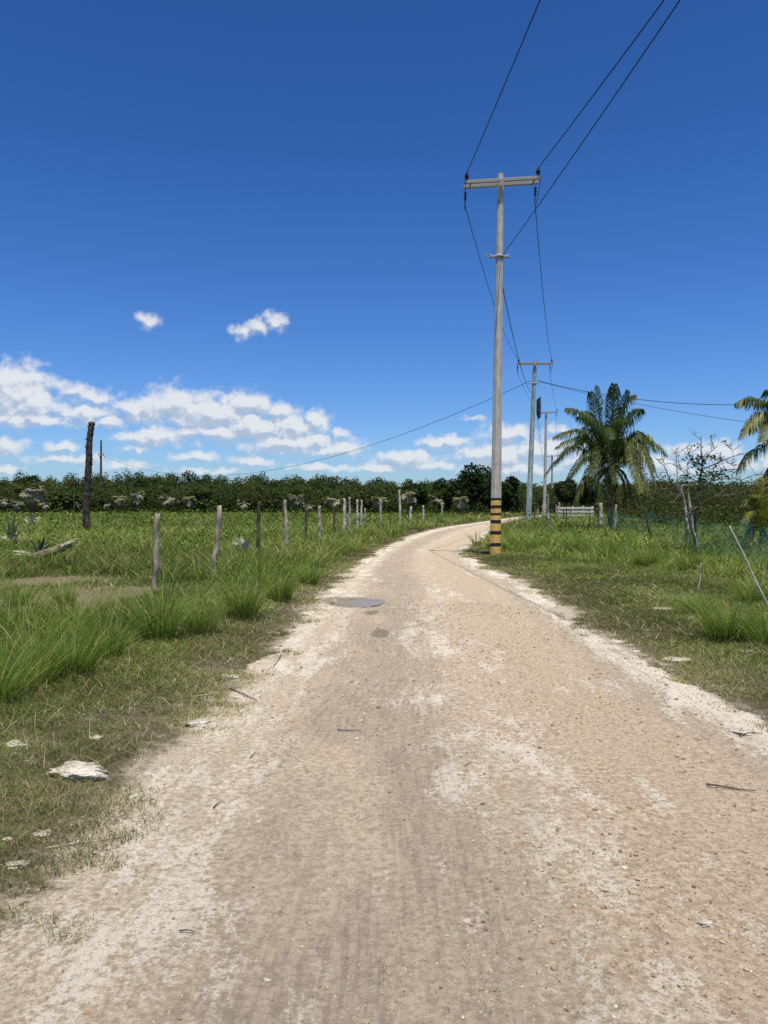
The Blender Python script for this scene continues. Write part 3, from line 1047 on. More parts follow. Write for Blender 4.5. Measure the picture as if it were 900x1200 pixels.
fan0 = [make_fan_palm(41, True), make_fan_palm(43, False), make_fan_palm(47, True)]
FANP = [(38, 566, 92), (52, 578, 96), (20, 580, 95), (5, 582, 98), (88, 577, 104), (140, 574, 100), (160, 580, 98), (128, 580, 94), (222, 574, 96), (240, 579, 100),
        (286, 580, 96), (348, 576, 92), (392, 580, 95), (362, 582, 100), (444, 577, 92), (478, 577, 90), (512, 574, 88), (540, 578, 84), (200, 581, 99)]
for i, (px, top, Y) in enumerate(FANP):
    x = gx(px, Y)
    o = fan0[i] if i < 3 else copy_tree(fan0[i % 3])
    o.location = (x, Y, HTs(x, Y) - .1)
    o.rotation_euler = (0, 0, random.uniform(0, 6.28))
    hh = (EYE + (590 - top) / 900 * Y) * (1.3 if i % 3 == 0 else 1.0)
    o.scale = [hh / 2.6 * random.uniform(.8, 1.25) for _ in range(2)] + [hh / 2.6 * random.uniform(.85, 1.15)]
    lab = 'pale half-dried fan palm among others at the foot of the far wood'
    if i == 0: lab = 'tallest grey dried fan palm in front of the wood, left of the charred trunk'
    tag(o, lab, 'fan palm', None if i == 0 else 'dried fan palms along the foot of the wood')

# ------------------------------------------------------------------ utility poles
m, n = mat_new('pole_concrete')
co = n.node('ShaderNodeTexCoord').outputs['Object']
sz = n.node('ShaderNodeSeparateXYZ', {0: co}).outputs[2]
ns = n.noise(n.vmath('MULTIPLY', co, (1, 1, .1)), 22, 5, .6)
ns2 = n.noise(co, 5, 5, .65)
conc = n.mix(n.smooth(n.math('ADD', n.math('MULTIPLY', ns, .6), n.math('MULTIPLY', ns2, .4)), .36, .66), (.42, .38, .31), (.66, .60, .50))
M['concrete'] = m
b0 = n.bump(n.noise(co, 70, 4, .7), .3, .006)
finish(n, conc, .9, .2, b0)

m, n = mat_new('banded_concrete')
co = n.node('ShaderNodeTexCoord').outputs['Object']
sz = n.node('ShaderNodeSeparateXYZ', {0: co}).outputs[2]
wav = n.math('ADD', sz, n.math('MULTIPLY', n.math('SUBTRACT', n.noise(co, 5.5, 4, .65), .5), .07))
ns = n.noise(n.vmath('MULTIPLY', co, (1, 1, .1)), 22, 5, .6)
ns2 = n.noise(co, 5, 5, .65)
conc = n.mix(n.smooth(n.math('ADD', n.math('MULTIPLY', ns, .6), n.math('MULTIPLY', ns2, .4)), .36, .66), (.46, .415, .335), (.70, .635, .53))
yel = n.mix(n.smooth(n.noise(co, 9, 5, .7), .36, .66), (.74, .42, .08), (.85, .56, .17))
wear = n.smooth(n.noise(co, 16, 5, .7), .62, .72)
yel = n.mix(wear, yel, (.55, .47, .34))
blk = n.mix(n.noise(co, 12, 4), (.012, .010, .010), (.05, .04, .035))
Yp = 22.5
top_y = EYE + (590 - 587) / 900 * Yp
cc = n.mix(n.math('LESS_THAN', wav, top_y), conc, yel)
for (a, b) in [(585.5, 588.5), (594, 598), (602.8, 605.8), (611, 615.2), (624, 628.2), (638, 642.4)]:
    zc_, hw = EYE + (590 - (a + b) / 2) / 900 * Yp, (b - a) / 2 / 900 * Yp
    k = n.math('LESS_THAN', n.math('ABSOLUTE', n.math('SUBTRACT', wav, zc_)), hw)
    cc = n.mix(k, cc, blk)
low = n.smooth(n.math('ADD', sz, n.math('MULTIPLY', n.noise(co, 7, 4), .35)), .30, .12)
cc = n.mix(n.math('MULTIPLY', low, .55), cc, (.40, .27, .12))
drip = n.smooth(n.noise(n.vmath('MULTIPLY', co, (1, 1, .035)), 30, 4, .65), .54, .70)
cc = n.mix(n.math('MULTIPLY', drip, .35), cc, (.17, .15, .12))
finish(n, cc, .85, .25, n.bump(n.noise(co, 70, 4, .7), .3, .006))
M['banded'] = m

m, n = mat_new('verdigris_pole')
co = n.node('ShaderNodeTexCoord').outputs['Object']
f = n.smooth(n.noise(n.vmath('MULTIPLY', co, (1, 1, .25)), 9, 5, .7), .40, .62)
cc = n.mix(f, (.24, .34, .30), (.56, .60, .54))
cc = n.mix(n.smooth(n.noise(co, 13, 4, .7), .62, .68), cc, (.09, .10, .09))
finish(n, cc, .9, .15)
M['verdigris'] = m

m, n = mat_new('galvanised_steel')
co = n.node('ShaderNodeTexCoord').outputs['Object']
finish(n, n.mix(n.noise(co, 9, 4), (.27, .255, .225), (.45, .42, .375)), .65, .35)
M['steel'] = m
m, n = mat_new('dark_insulator')
finish(n, (.03, .022, .02), .35, .5)
M['insul'] = m
m, n = mat_new('cable_jacket')
finish(n, (.016, .016, .018), .6, .3)
M['cable'] = m


def lathe(mb, base, prof, axis=Vector((0, 0, 1)), n=10):
    mb.tube([base + axis * h for h, r in prof], [r for h, r in prof], n)


INS = [(0, .022), (.05, .022), (.055, .06), (.085, .055), (.09, .035), (.11, .035), (.115, .075), (.15, .065), (.155, .04), (.19, .04), (.20, .03), (.235, .02)]


def make_pole(px0, base_py, px1, top_py, Y, arm, arm_z, r0, r1, mat, label, arm_ang=0.0, collar=None, sides=8):
    x0 = gx(px0, Y); z0 = HTs(x0, Y)
    top = at(px1, top_py, Y)
    root = tag(empty('utility_pole', (x0, Y, z0)), label, 'utility pole', 'utility poles along the right side of the road')
    H = top.z - z0; lean = top.x - x0
    P_ = lambda z: Vector((lean * z / H, 0, z))
    mb = MB(); zs = [-.4] + [H * k / 14 for k in range(15)]
    mb.tube([P_(z) for z in zs], [r0 + (r1 - r0) * max(z, 0) / H for z in zs], sides, twist=math.pi / 8)
    mb.build('post', M[mat], root, smooth=False)
    ends = {}
    if arm:
        xa, xb, za, zb = arm           # ends and heights of the arm in metres, relative to the post base
        A = Vector((xa, 0, za)); B = Vector((xb, 0, zb)); dd = (B - A); Ln = dd.length
        rot = Matrix.Rotation(-math.atan2(dd.z, dd.x), 3, 'Y') @ Matrix.Identity(3)
        rr_ = Matrix.Rotation(arm_ang, 3, 'Z')
        rp = r1 + .03
        for sgn, nm in ((-1, 'crossarm'), (1, 'crossarm')):
            mb = MB()
            mb.box(rr_ @ ((A + B) / 2 + Vector((0, sgn * (rp + .04), 0))), (Ln, .085, .095), rr_ @ rot, bev=.008)
            mb.build(nm, M['steel'], root, smooth=False)
        for q in (.08, .92):
            mb = MB(); c = A.lerp(B, q)
            mb.box(rr_ @ (c + Vector((0, 0, -.06))), (.05, 2 * rp + .09, .03), rr_ @ rot)
            mb.build('spacer_bolt', M['steel'], root, smooth=False)
        mb = MB()
        c = A.lerp(B, (P_((za + zb) / 2).x - xa) / (xb - xa))
        mb.box(rr_ @ (c + Vector((0, -(rp + .09), -.07))), (.12, .012, .20), rr_ @ rot)
        mb.build('arm_bracket', M['steel'], root, smooth=False)
        for c, nm, s in ((A, 'a', 1), (B, 'b', -1)):
            c2 = c + Vector((s * .07, 0, 0))
            mb = MB(); lathe(mb, rr_ @ (c2 + Vector((0, -(rp + .04), .055))), INS)
            mb.build('pin_insulator', M['insul'], root)
            mb = MB(); q0 = rr_ @ (c2 + Vector((0, rp + .08, -.10)))
            q1 = q0 + Vector((0, .12, -.38))
            ax = (q1 - q0).normalized()
            prof = [(0, .015), (.04, .015), (.045, .055), (.07, .05), (.075, .025), (.12, .025), (.125, .055), (.15, .05), (.155, .025), (.20, .025), (.205, .055), (.23, .05), (.235, .02), (.36, .014), (.40, .012)]
            lathe(mb, q0, prof, ax)
            mb.build('strain_insulator', M['insul'], root)
            # jumper loop from the near pin to the far strain string
            p0 = rr_ @ (c2 + Vector((0, -(rp + .04), .27)))
            mb = MB()
            loop = [p0, p0 + Vector((s * -.05, -.05, -.2)), p0 + Vector((s * -.04, .0, -.55)), q1 + Vector((s * -.02, -.04, -.16)), q1]
            mb.tube(bez(loop, 12), .009, 5)
            mb.build('jumper_wire', M['cable'], root)
            ends[nm] = (root.location + p0, root.location + q1)
    if collar:
        mb = MB(); p = P_(collar); rc = r0 + (r1 - r0) * collar / H
        mb.tube([p + Vector((0, 0, -.05)), p + Vector((0, 0, .05))], rc + .025, 10)
        for sx in (-1, 1):
            mb.box(p + Vector((sx * (rc + .09), 0, 0)), (.16, .07, .06), bev=.01)
            lathe(mb, p + Vector((sx * (rc + .15), 0, -.05)), [(0, .03), (.03, .045), (.05, .03), (.08, .045), (.11, .03)])
        mb.tube([p + Vector((-rc - .15, 0, .02)), p + Vector((-rc - .32, -.1, .06)), p + Vector((-rc - .25, -.12, -.04)), p + Vector((-rc - .1, -.05, -.05))], .012, 5)
        mb.build('cable_clamp', M['steel'], root)
    return root, ends


def bez(pts, n):
    """smooth line through points (Catmull-Rom)"""
    pts = [Vector(p) for p in pts]
    P_ = [pts[0] * 2 - pts[1]] + pts + [pts[-1] * 2 - pts[-2]]
    out = []
    seg = len(pts) - 1
    for i in range(seg):
        a, b, c, d = P_[i:i + 4]
        m_ = max(2, n // seg)
        for k in range(m_):
            t = k / m_
            out.append(.5 * ((2 * b) + (c - a) * t + (2 * a - 5 * b + 4 * c - d) * t**2 + (3 * b - 3 * c + d - a) * t**3))
    out.append(pts[-1])
    return out


def arm_of(Y, px0, base_py_x, pxa, pya, pxb, pyb):
    a = at(pxa, pya, Y); b = at(pxb, pyb, Y); x0 = gx(px0, Y); z0 = HTs(x0, Y)
    return (a.x - x0, b.x - x0, a.z - z0, b.z - z0)


p1, e1 = make_pole(580.5, 655, 586.5, 204, 22.5, arm_of(22.5, 580.5, 0, 543.5, 216.5, 632, 211), None, .168, .088, 'banded',
                   'tall concrete utility pole with yellow and black painted bands at its foot', collar=8.75 - HTs(gx(580, 22.5), 22.5))
p2, e2 = make_pole(619, 613, 627, 422, 52, arm_of(52, 619, 0, 606, 426, 647, 426), None, .20, .13, 'verdigris',
                   'leaning utility pole stained pale green, second along the road', collar=9.6)
p3, e3 = make_pole(638, 605, 640, 482, 81, arm_of(81, 638, 0, 631, 484, 653, 483), None, .19, .11, 'concrete',
                   'grey utility pole with a crossarm, third along the road')
p4, e4 = make_pole(647, 600, 647, 533, 130, arm_of(130, 647, 0, 639, 535, 654, 534), None, .22, .15, 'concrete',
                   'small far utility pole, last of the row beside the road')
p5, e5 = make_pole(118, 600, 118.5, 516, 112, arm_of(112, 118, 0, 115.5, 533, 122, 533), None, .20, .12, 'dark_wood',
                   'thin far wooden utility pole behind the meadow, right of the charred trunk')
del p5['group']
# bundle of cable slack hung on the second pole
mb = MB()
ctr = at(628.3, 466, 52) + Vector((0, -.30, 0)) - p2.location
for k in range(5):
    w = .05 + .018 * k
    loop = [ctr + Vector((w * .4 * math.sin(t * 2 * math.pi) + .05 * k, -.02 * k, -.70 - (.55 + .04 * k) * math.cos(t * 2 * math.pi))) for t in [i / 16 for i in range(17)]]
    mb.tube(loop, .022, 5, cap=False)
lo = ctr + Vector((.10, -.05, -1.15))
mb.tube([lo + Vector((0, 0, .35)), lo + Vector((0, 0, .2)), lo + Vector((0, 0, -.2)), lo + Vector((0, 0, -.36))], [.03, .07, .07, .03], 10)
mb.build('cable_coil', M['cable'], p2)

# ------------------------------------------------------------------ overhead wires, each a thing
def wire(a, b, sag, r, label, group='overhead wires between the poles', n=28, name='power_line', cat='wire'):
    a = Vector(a); b = Vector(b)
    pts = []
    for k in range(n + 1):
        t = k / n
        p = a.lerp(b, t); p.z -= sag * 4 * t * (1 - t)
        pts.append(p)
    mid = pts[n // 2].copy()
    mb = MB(); mb.tube([p - mid for p in pts], r, 6)
    o = mb.build(name, M['cable'])
    o.location = mid
    return tag(o, label, cat, group)


aL = e1['a'][0]; aR = e1['b'][0]
# towards and past the camera
wire(aL, (gx(548, 22.5) + 2.1, -13, 11.3), .42, .0125, 'single wire rising over the camera from the left end of the nearest crossarm')
wire(aR, (gx(631, 22.5) + 3.45, -13, 11.3), .42, .0135, 'wire rising over the camera from the right end of the nearest crossarm')
c1 = at(586, 303, 22.5)
wire(c1, (c1.x + 1.95, -13, 9.0), .42, .0105, 'thin lower cable passing overhead from the clamp midway up the striped pole')
# on to the second, third and fourth pole
wire(e1['a'][1], e2['a'][0], .75, .011, 'wire from the left crossarm end of the striped pole to the green-stained pole')
wire(e1['b'][1], e2['b'][0], .75, .011, 'wire from the right crossarm end of the striped pole to the green-stained pole')
wire(at(583, 306, 22.5), at(625, 462, 52), .9, .014, 'lower cable from the striped pole down to the cable coil of the green-stained pole')
wire(e2['a'][1], e3['a'][0], .5, .011, 'wire from the left arm of the green-stained pole to the third pole')
wire(e2['b'][1], e3['b'][0], .5, .011, 'wire from the right arm of the green-stained pole to the third pole')
wire(at(629, 484, 52), at(638, 541, 81), .7, .014, 'low cable sagging from the green-stained pole to the third pole')
wire(e3['a'][1], e4['a'][0], .6, .011, 'wire from the left arm of the third pole to the last pole')
wire(e3['b'][1], e4['b'][0], .6, .011, 'wire from the right arm of the third pole to the last pole')
# across the meadow to the far wooden pole, and to the right over the palm
wire(at(622, 446, 52), at(119, 533, 112), 4.6, .016, 'long sagging cable crossing the sky above the meadow to the far wooden pole', n=60)
wire(at(630, 446, 52), at(1080, 452, 44), 1.35, .020, 'thick dark cable running right above the coconut palm', n=40)
wire(at(631, 447, 52), at(1080, 515, 40), .55, .012, 'thin cable slanting down to the right behind the coconut palm', n=40)

# ------------------------------------------------------------------ stakes and posts
def stake(name, px0, py0, px1, py1, Y, r, mat, label, cat, group=None, seed=1, sink=.25, notch=False, taper=.85, dY=0.0, wob=.02):
    """a knotty stake whose foot is at px0 (py0 only tells where it leaves the grass) and whose head is at px1, py1"""
    x0 = gx(px0, Y); z0 = HTs(x0, Y)
    top = at(px1, py1, Y + dY)
    rr = random.Random(seed)
    B = Vector((0, 0, -sink)); Tt = top - Vector((x0, Y, z0))
    pts, rad = [], []
    K = 9
    for i in range(K + 1):
        q = i / K
        p = B.lerp(Tt, q) + Vector((rr.uniform(-wob, wob), rr.uniform(-wob, wob), 0)) * (1 if 0 < i < K else .3)
        pts.append(p); rad.append(r * (1 + (taper - 1) * q) * rr.uniform(.88, 1.14))
    pts.append(Tt + (Tt - B).normalized() * .012); rad.append(rad[-1] * .72)
    mb = MB()
    mb.tube(bez(pts, 22), list(np.interp(np.linspace(0, 1, len(bez(pts, 22))), np.linspace(0, 1, len(rad)), rad)), 9, rough=.09, seed=seed)
    if notch:
        nrm = (Tt - B).normalized()
        s = Vector((r * .5, -r * .5, 0))
        mb.tube([Tt - nrm * .16 - s * .6, Tt - nrm * .10 - s * 1.25, Tt - nrm * .07 - s * 1.5], [r * .45, r * .35, r * .2], 6, rough=.1, seed=seed)
    o = mb.build(name, M[mat])
    o.location = (x0, Y, z0)
    return tag(o, label, cat, group)


FG = 'weathered fence posts along the left of the road'
stake('fence_post', 180, 692, 185, 603, 12.7, .046, 'grey_wood', 'pale grey fence post nearest the camera, knotted and leaning slightly right', 'fence post', FG, 3, notch=True)
stake('fence_post', 249, 680, 257, 593.5, 14.4, .052, 'grey_wood', 'grey fence post leaning right, second from the near end of the left fence', 'fence post', FG, 4)
stake('fence_post', 302, 640, 303.5, 589, 18.2, .052, 'dark_wood', 'dark brown upright fence post, third from the near end of the left fence', 'fence post', FG, 5)
stake('fence_post', 336, 637, 334, 587, 21.8, .058, 'grey_wood', 'thick grey fence post with a flat top, beyond the dark brown post', 'fence post', FG, 6)
stake('fence_post', 358, 627, 359.5, 596, 25, .035, 'dark_wood', 'thin short dark post between two thick grey fence posts', 'fence post', FG, 7)
stake('fence_post', 375, 629, 374.5, 593.5, 28, .062, 'grey_wood', 'thick light grey fence post beyond the thin short dark one', 'fence post', FG, 8)
stake('fence_post', 392, 627, 391.5, 594, 31, .05, 'dark_wood', 'dark fence post half hidden in leafy grass, left of a pale pair', 'fence post', FG, 9)
stake('fence_post', 403, 617, 403.5, 585, 34, .075, 'pale_wood', 'stout pale fence post, left one of a pale pair in mid distance', 'fence post', FG, 10)
stake('fence_post', 409.5, 612, 410, 583, 38, .07, 'grey_wood', 'grey fence post close beside the stout pale one', 'fence post', FG, 11)
stake('fence_post', 418.5, 608, 419, 586, 42, .066, 'pale_wood', 'slim pale fence post, left of two standing close together', 'fence post', FG, 12)
stake('fence_post', 423.5, 607, 423.5, 586, 46, .066, 'pale_wood', 'slim pale fence post, right of two standing close together', 'fence post', FG, 13)
stake('fence_post', 428, 603, 428, 596, 44, .05, 'grey_wood', 'shortest grey stub of the left fence just past the slim pair', 'fence post', FG, 14)
stake('fence_post', 445.5, 606, 446, 585, 46, .085, 'grey_wood', 'grey fence post standing alone in the grass before the tall far one', 'fence post', FG, 15)
stake('fence_post', 469, 597, 468, 575, 52, .09, 'pale_wood', 'tallest pale post near the far end of the left fence', 'fence post', FG, 16)
stake('fence_post', 480, 607, 481.5, 594, 52, .09, 'pale_wood', 'short whitish post right of the tallest far fence post', 'fence post', FG, 17)
stake('fence_post', 496, 603, 496, 593, 56, .08, 'pale_wood', 'small pale post next to last at the far end of the left fence', 'fence post', FG, 18)
stake('fence_post', 518, 597, 518, 589, 66, .09, 'grey_wood', 'last small grey post of the left fence before the road bends', 'fence post', FG, 19)

# the burnt palm trunk in the meadow
Yc = 38.0
x0 = gx(101.5, Yc); z0 = HTs(x0, Yc); tp = at(107.5, 497.5, Yc) - Vector((x0, Yc, z0))
root = tag(empty('charred_trunk', (x0, Yc, z0)), 'tall black charred palm trunk without a crown standing in the meadow', 'dead tree')
mb = MB(); pts = [Vector((0, 0, -.3)), Vector((.02, 0, 0)), Vector((-.02, 0, 1.0)), Vector((.03, 0, 2.2)), Vector((.12, 0, 3.5)), Vector((.16, 0, 4.6)), tp]
line = bez(pts, 60)
mb.tube(line, [.205 - .065 * i / len(line) + .010 * math.sin(i * 1.9) for i in range(len(line))], 11, rough=.09, seed=5)
rr = random.Random(3)
for k in range(12):
    p = line[int(rr.uniform(6, len(line) - 3))]
    a = rr.uniform(0, 6.28); d = Vector((math.cos(a), math.sin(a), .9))
    mb.tube([p + d * .12, p + d * .17, p + d * .21], [.05, .035, .008], 4, rough=.2, seed=k)
mb.build('trunk', M['char'], root)
mb = MB()
mb.tube([tp + Vector((0, 0, -.05)), tp + Vector((.01, 0, .05)), tp + Vector((.03, 0, .14))], [.15, .17, .10], 9, rough=.2, seed=9)
mb.build('broken_top', M['char'], root)
stake('sapling', 87, 600, 86.5, 560, 44, .03, 'dark_wood', 'thin bare sapling left of the charred trunk', 'sapling', None, 71)

# fallen log on the left, one end propped up
Yl = 18.6
A = at(40, 667, Yl - .3); B = at(84, 641, Yl + .5)
A.z = HTs(A.x, A.y) + .16
B.z += .08
mid = (A + B) / 2
mb = MB(); L_ = [A.lerp(B, q) - mid for q in np.linspace(0, 1, 12)]
mb.tube(L_, [.10, .12, .12, .115, .12, .11, .105, .105, .10, .095, .085, .07], 10, rough=.12, seed=4, tint=(.50, .45, .40))
root = empty('fallen_log', mid); tag(root, 'split grey log lying propped at a slant in the meadow beside a spiky plant', 'log')
mb.build('log', M['grey_wood'], root)
mb = MB(); d_ = (B - A).normalized()
mb.tube([L_[7] + Vector((0, -.06, .03)), L_[9] + Vector((.02, -.10, .03)), L_[11] + d_ * .14 + Vector((.02, -.12, .03))], [.03, .035, .012], 6, rough=.2, seed=8)
mb.tube([L_[9] + Vector((0, -.03, .07)), L_[11] + d_ * .2 + Vector((0, -.02, .07))], [.035, .012], 6, rough=.2, seed=9)
mb.build('splinter', M['pale_wood'], root)


def sword_plant(px, py, Y, spec, label, tint, seed, cat='plant', name='agave', dead=()):
    """rosette of stiff sword leaves: spec = (dx, dz, length-wise width)"""
    x = gx(px, Y); z0 = HTs(x, Y) + .05
    root = tag(empty(name, (x, Y, z0)), label, cat)
    rr = random.Random(seed)
    for i, (dx, dz, w) in enumerate(spec):
        dy = rr.uniform(-.3, .2)
        dz += .16; tip = Vector((dx, dy, dz)) * .98; side = Vector((dx, dy, dz)).cross(Vector((0, -1, .4))).normalized()
        mid_ = tip * .45 + Vector((0, -.02, .10))
        nrm = side.cross(tip).normalized() * w * .35
        mb = MB()
        bt, m1, tp_ = Vector((0, 0, .02)), mid_, tip
        vs = [bt - side * w * .5, bt + side * w * .5, m1 - side * w * .55, m1 + side * w * .55, tp_, bt - nrm, m1 - nrm]
        mb.add(vs, [(0, 5, 6, 2), (5, 1, 3, 6), (2, 6, 4), (6, 3, 4), (0, 2, 3, 1), (2, 4, 3)], (.66, .58, .42) if i in dead else tint)
        mb.build('dried_leaf' if i in dead else 'leaf', M['dead'] if i in dead else M['leaf'], root, smooth=False)
    return root


sword_plant(48, 652, 19.4, [(.18, .55, .07), (-.25, .38, .07), (.32, .30, .08), (-.05, .42, .08), (.10, .30, .08), (-.62, .02, .08), (-.70, .12, .07), (-.45, -.04, .08), (.22, .40, .05), (-.12, .34, .06)],
            'spiky plant with dark sword leaves and white dry ones behind the fallen log', (.045, .07, .035), 3, dead=(5, 6, 7, 8, 9))
sword_plant(14, 628, 28, [(-.2, .9, .09), (.25, .75, .09), (-.4, .5, .1), (.45, .42, .1), (.1, 1.0, .09), (-.05, .55, .1), (.3, .1, .1), (-.5, .1, .1), (.12, .25, .1)],
            'clump of upright sword leaves with white dead ones at the left edge of the meadow', (.09, .12, .07), 5, dead=(6, 7, 8))
sword_plant(286, 632, 22, [(-.28, .42, .10), (.2, .30, .12), (-.1, .36, .12), (.32, .12, .10), (-.38, .2, .1), (.05, .22, .12)],
            'white dried leaf plant in the grass left of the dark brown fence post', (.3, .3, .22), 7, dead=(0, 1, 2, 3, 4, 5))
sword_plant(38, 606, 48, [(-.4, .5, .2), (.4, .5, .2), (.1, .6, .2), (-.6, .3, .2), (.6, .3, .2)],
            'low white dried plant far out in the meadow left of the charred trunk', (.3, .3, .22), 8, dead=(0, 1, 2, 3, 4))

# ------------------------------------------------------------------ coconut palms
def frond(root, pts, r0, leaf_len, tint, tip_tint, seed, hang=.5, n=66, name='frond', mat='frond', width=.05):
    """one feather leaf: midrib and drooping leaflets"""
    rr = random.Random(seed)
    line = bez(pts, n)
    mb = MB()
    m_ = len(line)
    mb.tube(line, [r0 * (1 - .85 * i / m_) for i in range(m_)], 5, tint=tuple(np.array(tint) * np.array((1.5, 1.4, 1.2))))
    for i in range(3, m_):
        q = i / m_
        d = (line[min(i + 1, m_ - 1)] - line[i - 1]).normalized()
        sd = d.cross(Vector((0, 0, 1)))
        if sd.length < .05: sd = Vector((0, 1, 0))
        sd.normalize(); up = sd.cross(d).normalized()
        if q < .1: continue
        for s in (-1, 1):
            for sub in ((0, .5) if i % 3 == 0 else (.25,)):
                L = leaf_len * (math.sin(math.pi * min(1, .14 + .82 * q)) ** .6) * rr.uniform(.8, 1.1)
                o = line[i].lerp(line[i - 1], sub)
                dirn = (sd * s * rr.uniform(.7, 1.0) + d * rr.uniform(.5, .9) + up * rr.uniform(.05, .35)).normalized()
                m1 = o + dirn * L * .45
                t2 = m1 + (dirn * (1 - hang) + Vector((0, 0, -1)) * hang).normalized() * L * .6
                t2 += Vector((rr.uniform(-.05, .05), rr.uniform(-.05, .05), 0))
                w = up.cross(dirn)
                if w.length < .1: w = d
                w = (d * .8 + w.normalized() * .2).normalized() * width * .5
                g_ = rr.uniform(.75, 1.25)
                tn = tuple(v * g_ for v in (tip_tint if rr.random() < q * .45 else tint))
                mb.add([o - w * .5, o + w * .5, m1 + w, t2, m1 - w], [(0, 1, 2, 4), (4, 2, 3)], tn)
    o = mb.build(name, M[mat], root)
    return o


GRN = (.062, .095, .024); YEL = (.24, .23, .06); PALE = (.32, .31, .13); TIPY = (.19, .18, .06)
Yk = 40.0
px_c, py_c = 716, 546
xk = gx(715, Yk); zk = HTs(xk, Yk)
palm = tag(empty('coconut_palm', (xk, Yk, zk)), 'bushy coconut palm with arching green and yellowing fronds right of the utility poles', 'palm tree', 'coconut palms on the right')
org = palm.location
hub = at(px_c, py_c, Yk) - org
mb = MB(); mb.tube(bez([Vector((0, 0, -.3)), Vector((.05, 0, .4)), Vector((-.02, 0, 1.4)), hub + Vector((0, 0, -.2)), hub + Vector((0, 0, .5))], 24), [.17 - .002 * i for i in range(25)], 10, rough=.08, seed=2)
mb.build('trunk', M['bark'], palm)


def px_frond(tip, ctrl, dy, tint, tipt, seed, leaf=.92, hang=.72, **kw):
    y1 = dy
    t = at(tip[0], tip[1], Yk) - org; t.y = y1
    c = at(ctrl[0], ctrl[1], Yk) - org; c.y = y1 * .55
    h0 = hub + Vector((random.uniform(-.1, .1), random.uniform(-.1, .1), random.uniform(0, .3)))
    q = h0.lerp(c, .5) * 1.0
    frond(palm, [h0, q, c, c.lerp(t, .55) + Vector((0, 0, .12)), t], .05, leaf, tint, tipt, seed, hang, **kw)


FR = [((688, 462), (697, 495), -.6, GRN, GRN), ((701, 452), (704, 492), .3, GRN, GRN), ((713, 454), (714, 490), -1.0, GRN, GRN), ((722, 453), (720, 490), .6, GRN, GRN),
      ((732, 460), (727, 492), -.5, GRN, GRN), ((744, 464), (733, 478), .2, GRN, TIPY), ((740, 484), (730, 498), -1.4, GRN, GRN),
      ((667, 478), (690, 492), .5, GRN, GRN), ((672, 492), (694, 502), -1.2, GRN, GRN), ((651, 512), (682, 507), .2, GRN, GRN), ((648, 526), (684, 514), -1.0, GRN, TIPY),
      ((641, 556), (672, 524), .3, GRN, TIPY), ((660, 560), (690, 528), -1.3, GRN, GRN), ((672, 584), (693, 548), -.7, YEL, YEL), ((684, 575), (700, 540), -1.6, GRN, TIPY),
      ((762, 516), (742, 512), .4, GRN, GRN), ((776, 534), (750, 513), -.5, YEL, TIPY), ((756, 530), (738, 510), -1.4, GRN, GRN),
      ((766, 572), (750, 526), -.3, PALE, PALE), ((748, 580), (736, 530), -1.5, PALE, PALE), ((736, 578), (734, 535), -2.0, YEL, PALE), ((728, 560), (728, 520), -2.3, GRN, YEL),
      ((706, 568), (706, 520), -2.4, GRN, TIPY), ((716, 500), (714, 500), -2.6, GRN, GRN), ((700, 520), (704, 505), -2.6, GRN, GRN), ((730, 500), (726, 498), 2.5, GRN, GRN),
      ((657, 540), (688, 517), .9, GRN, TIPY), ((664, 572), (689, 538), .6, GRN, TIPY), ((772, 552), (748, 520), .8, GRN, TIPY), ((757, 588), (744, 540), .3, YEL, PALE), ((700, 588), (705, 540), -1.9, GRN, YEL), ((680, 560), (697, 528), -2.2, GRN, TIPY), ((750, 556), (737, 520), -2.1, GRN, YEL),
      ((690, 520), (700, 500), 2.6, GRN, GRN), ((745, 545), (736, 512), 2.4, GRN, GRN), ((694, 478), (702, 498), 1.6, GRN, GRN), ((738, 474), (728, 495), 1.6, GRN, GRN)]
for i, (tip, ct, dy, a_, b_) in enumerate(FR):
    px_frond(tip, ct, dy, a_, b_, 100 + i)
BRN = (.22, .11, .045); BR2 = (.15, .09, .045)
for i, (tip, ct) in enumerate([((698, 596), (703, 560)), ((708, 604), (709, 565)), ((722, 602), (721, 566)), ((733, 598), (729, 562)), ((690, 585), (700, 555)), ((742, 590), (731, 556)), ((715, 598), (715, 566))]):
    px_frond(tip, ct, random.uniform(-1.1, .2), BRN if i % 2 else BR2, BR2, 200 + i, leaf=.5, hang=.85, name='dead_frond', mat='dead')
for k in range(9):
    mb = MB(); a = random.uniform(0, 6.28); c = hub + Vector((math.cos(a) * .33, math.sin(a) * .33 - .1, -.15 + random.uniform(-.15, .1)))
    mb.tube([c + Vector((0, 0, -.14)), c + Vector((0, 0, -.10)), c, c + Vector((0, 0, .09)), c + Vector((0, 0, .13))], [.02, .08, .115, .075, .02], 8, tint=(.16, .10, .03) if k % 2 else (.10, .12, .03))
    mb.build('coconut', M['frond'], palm)

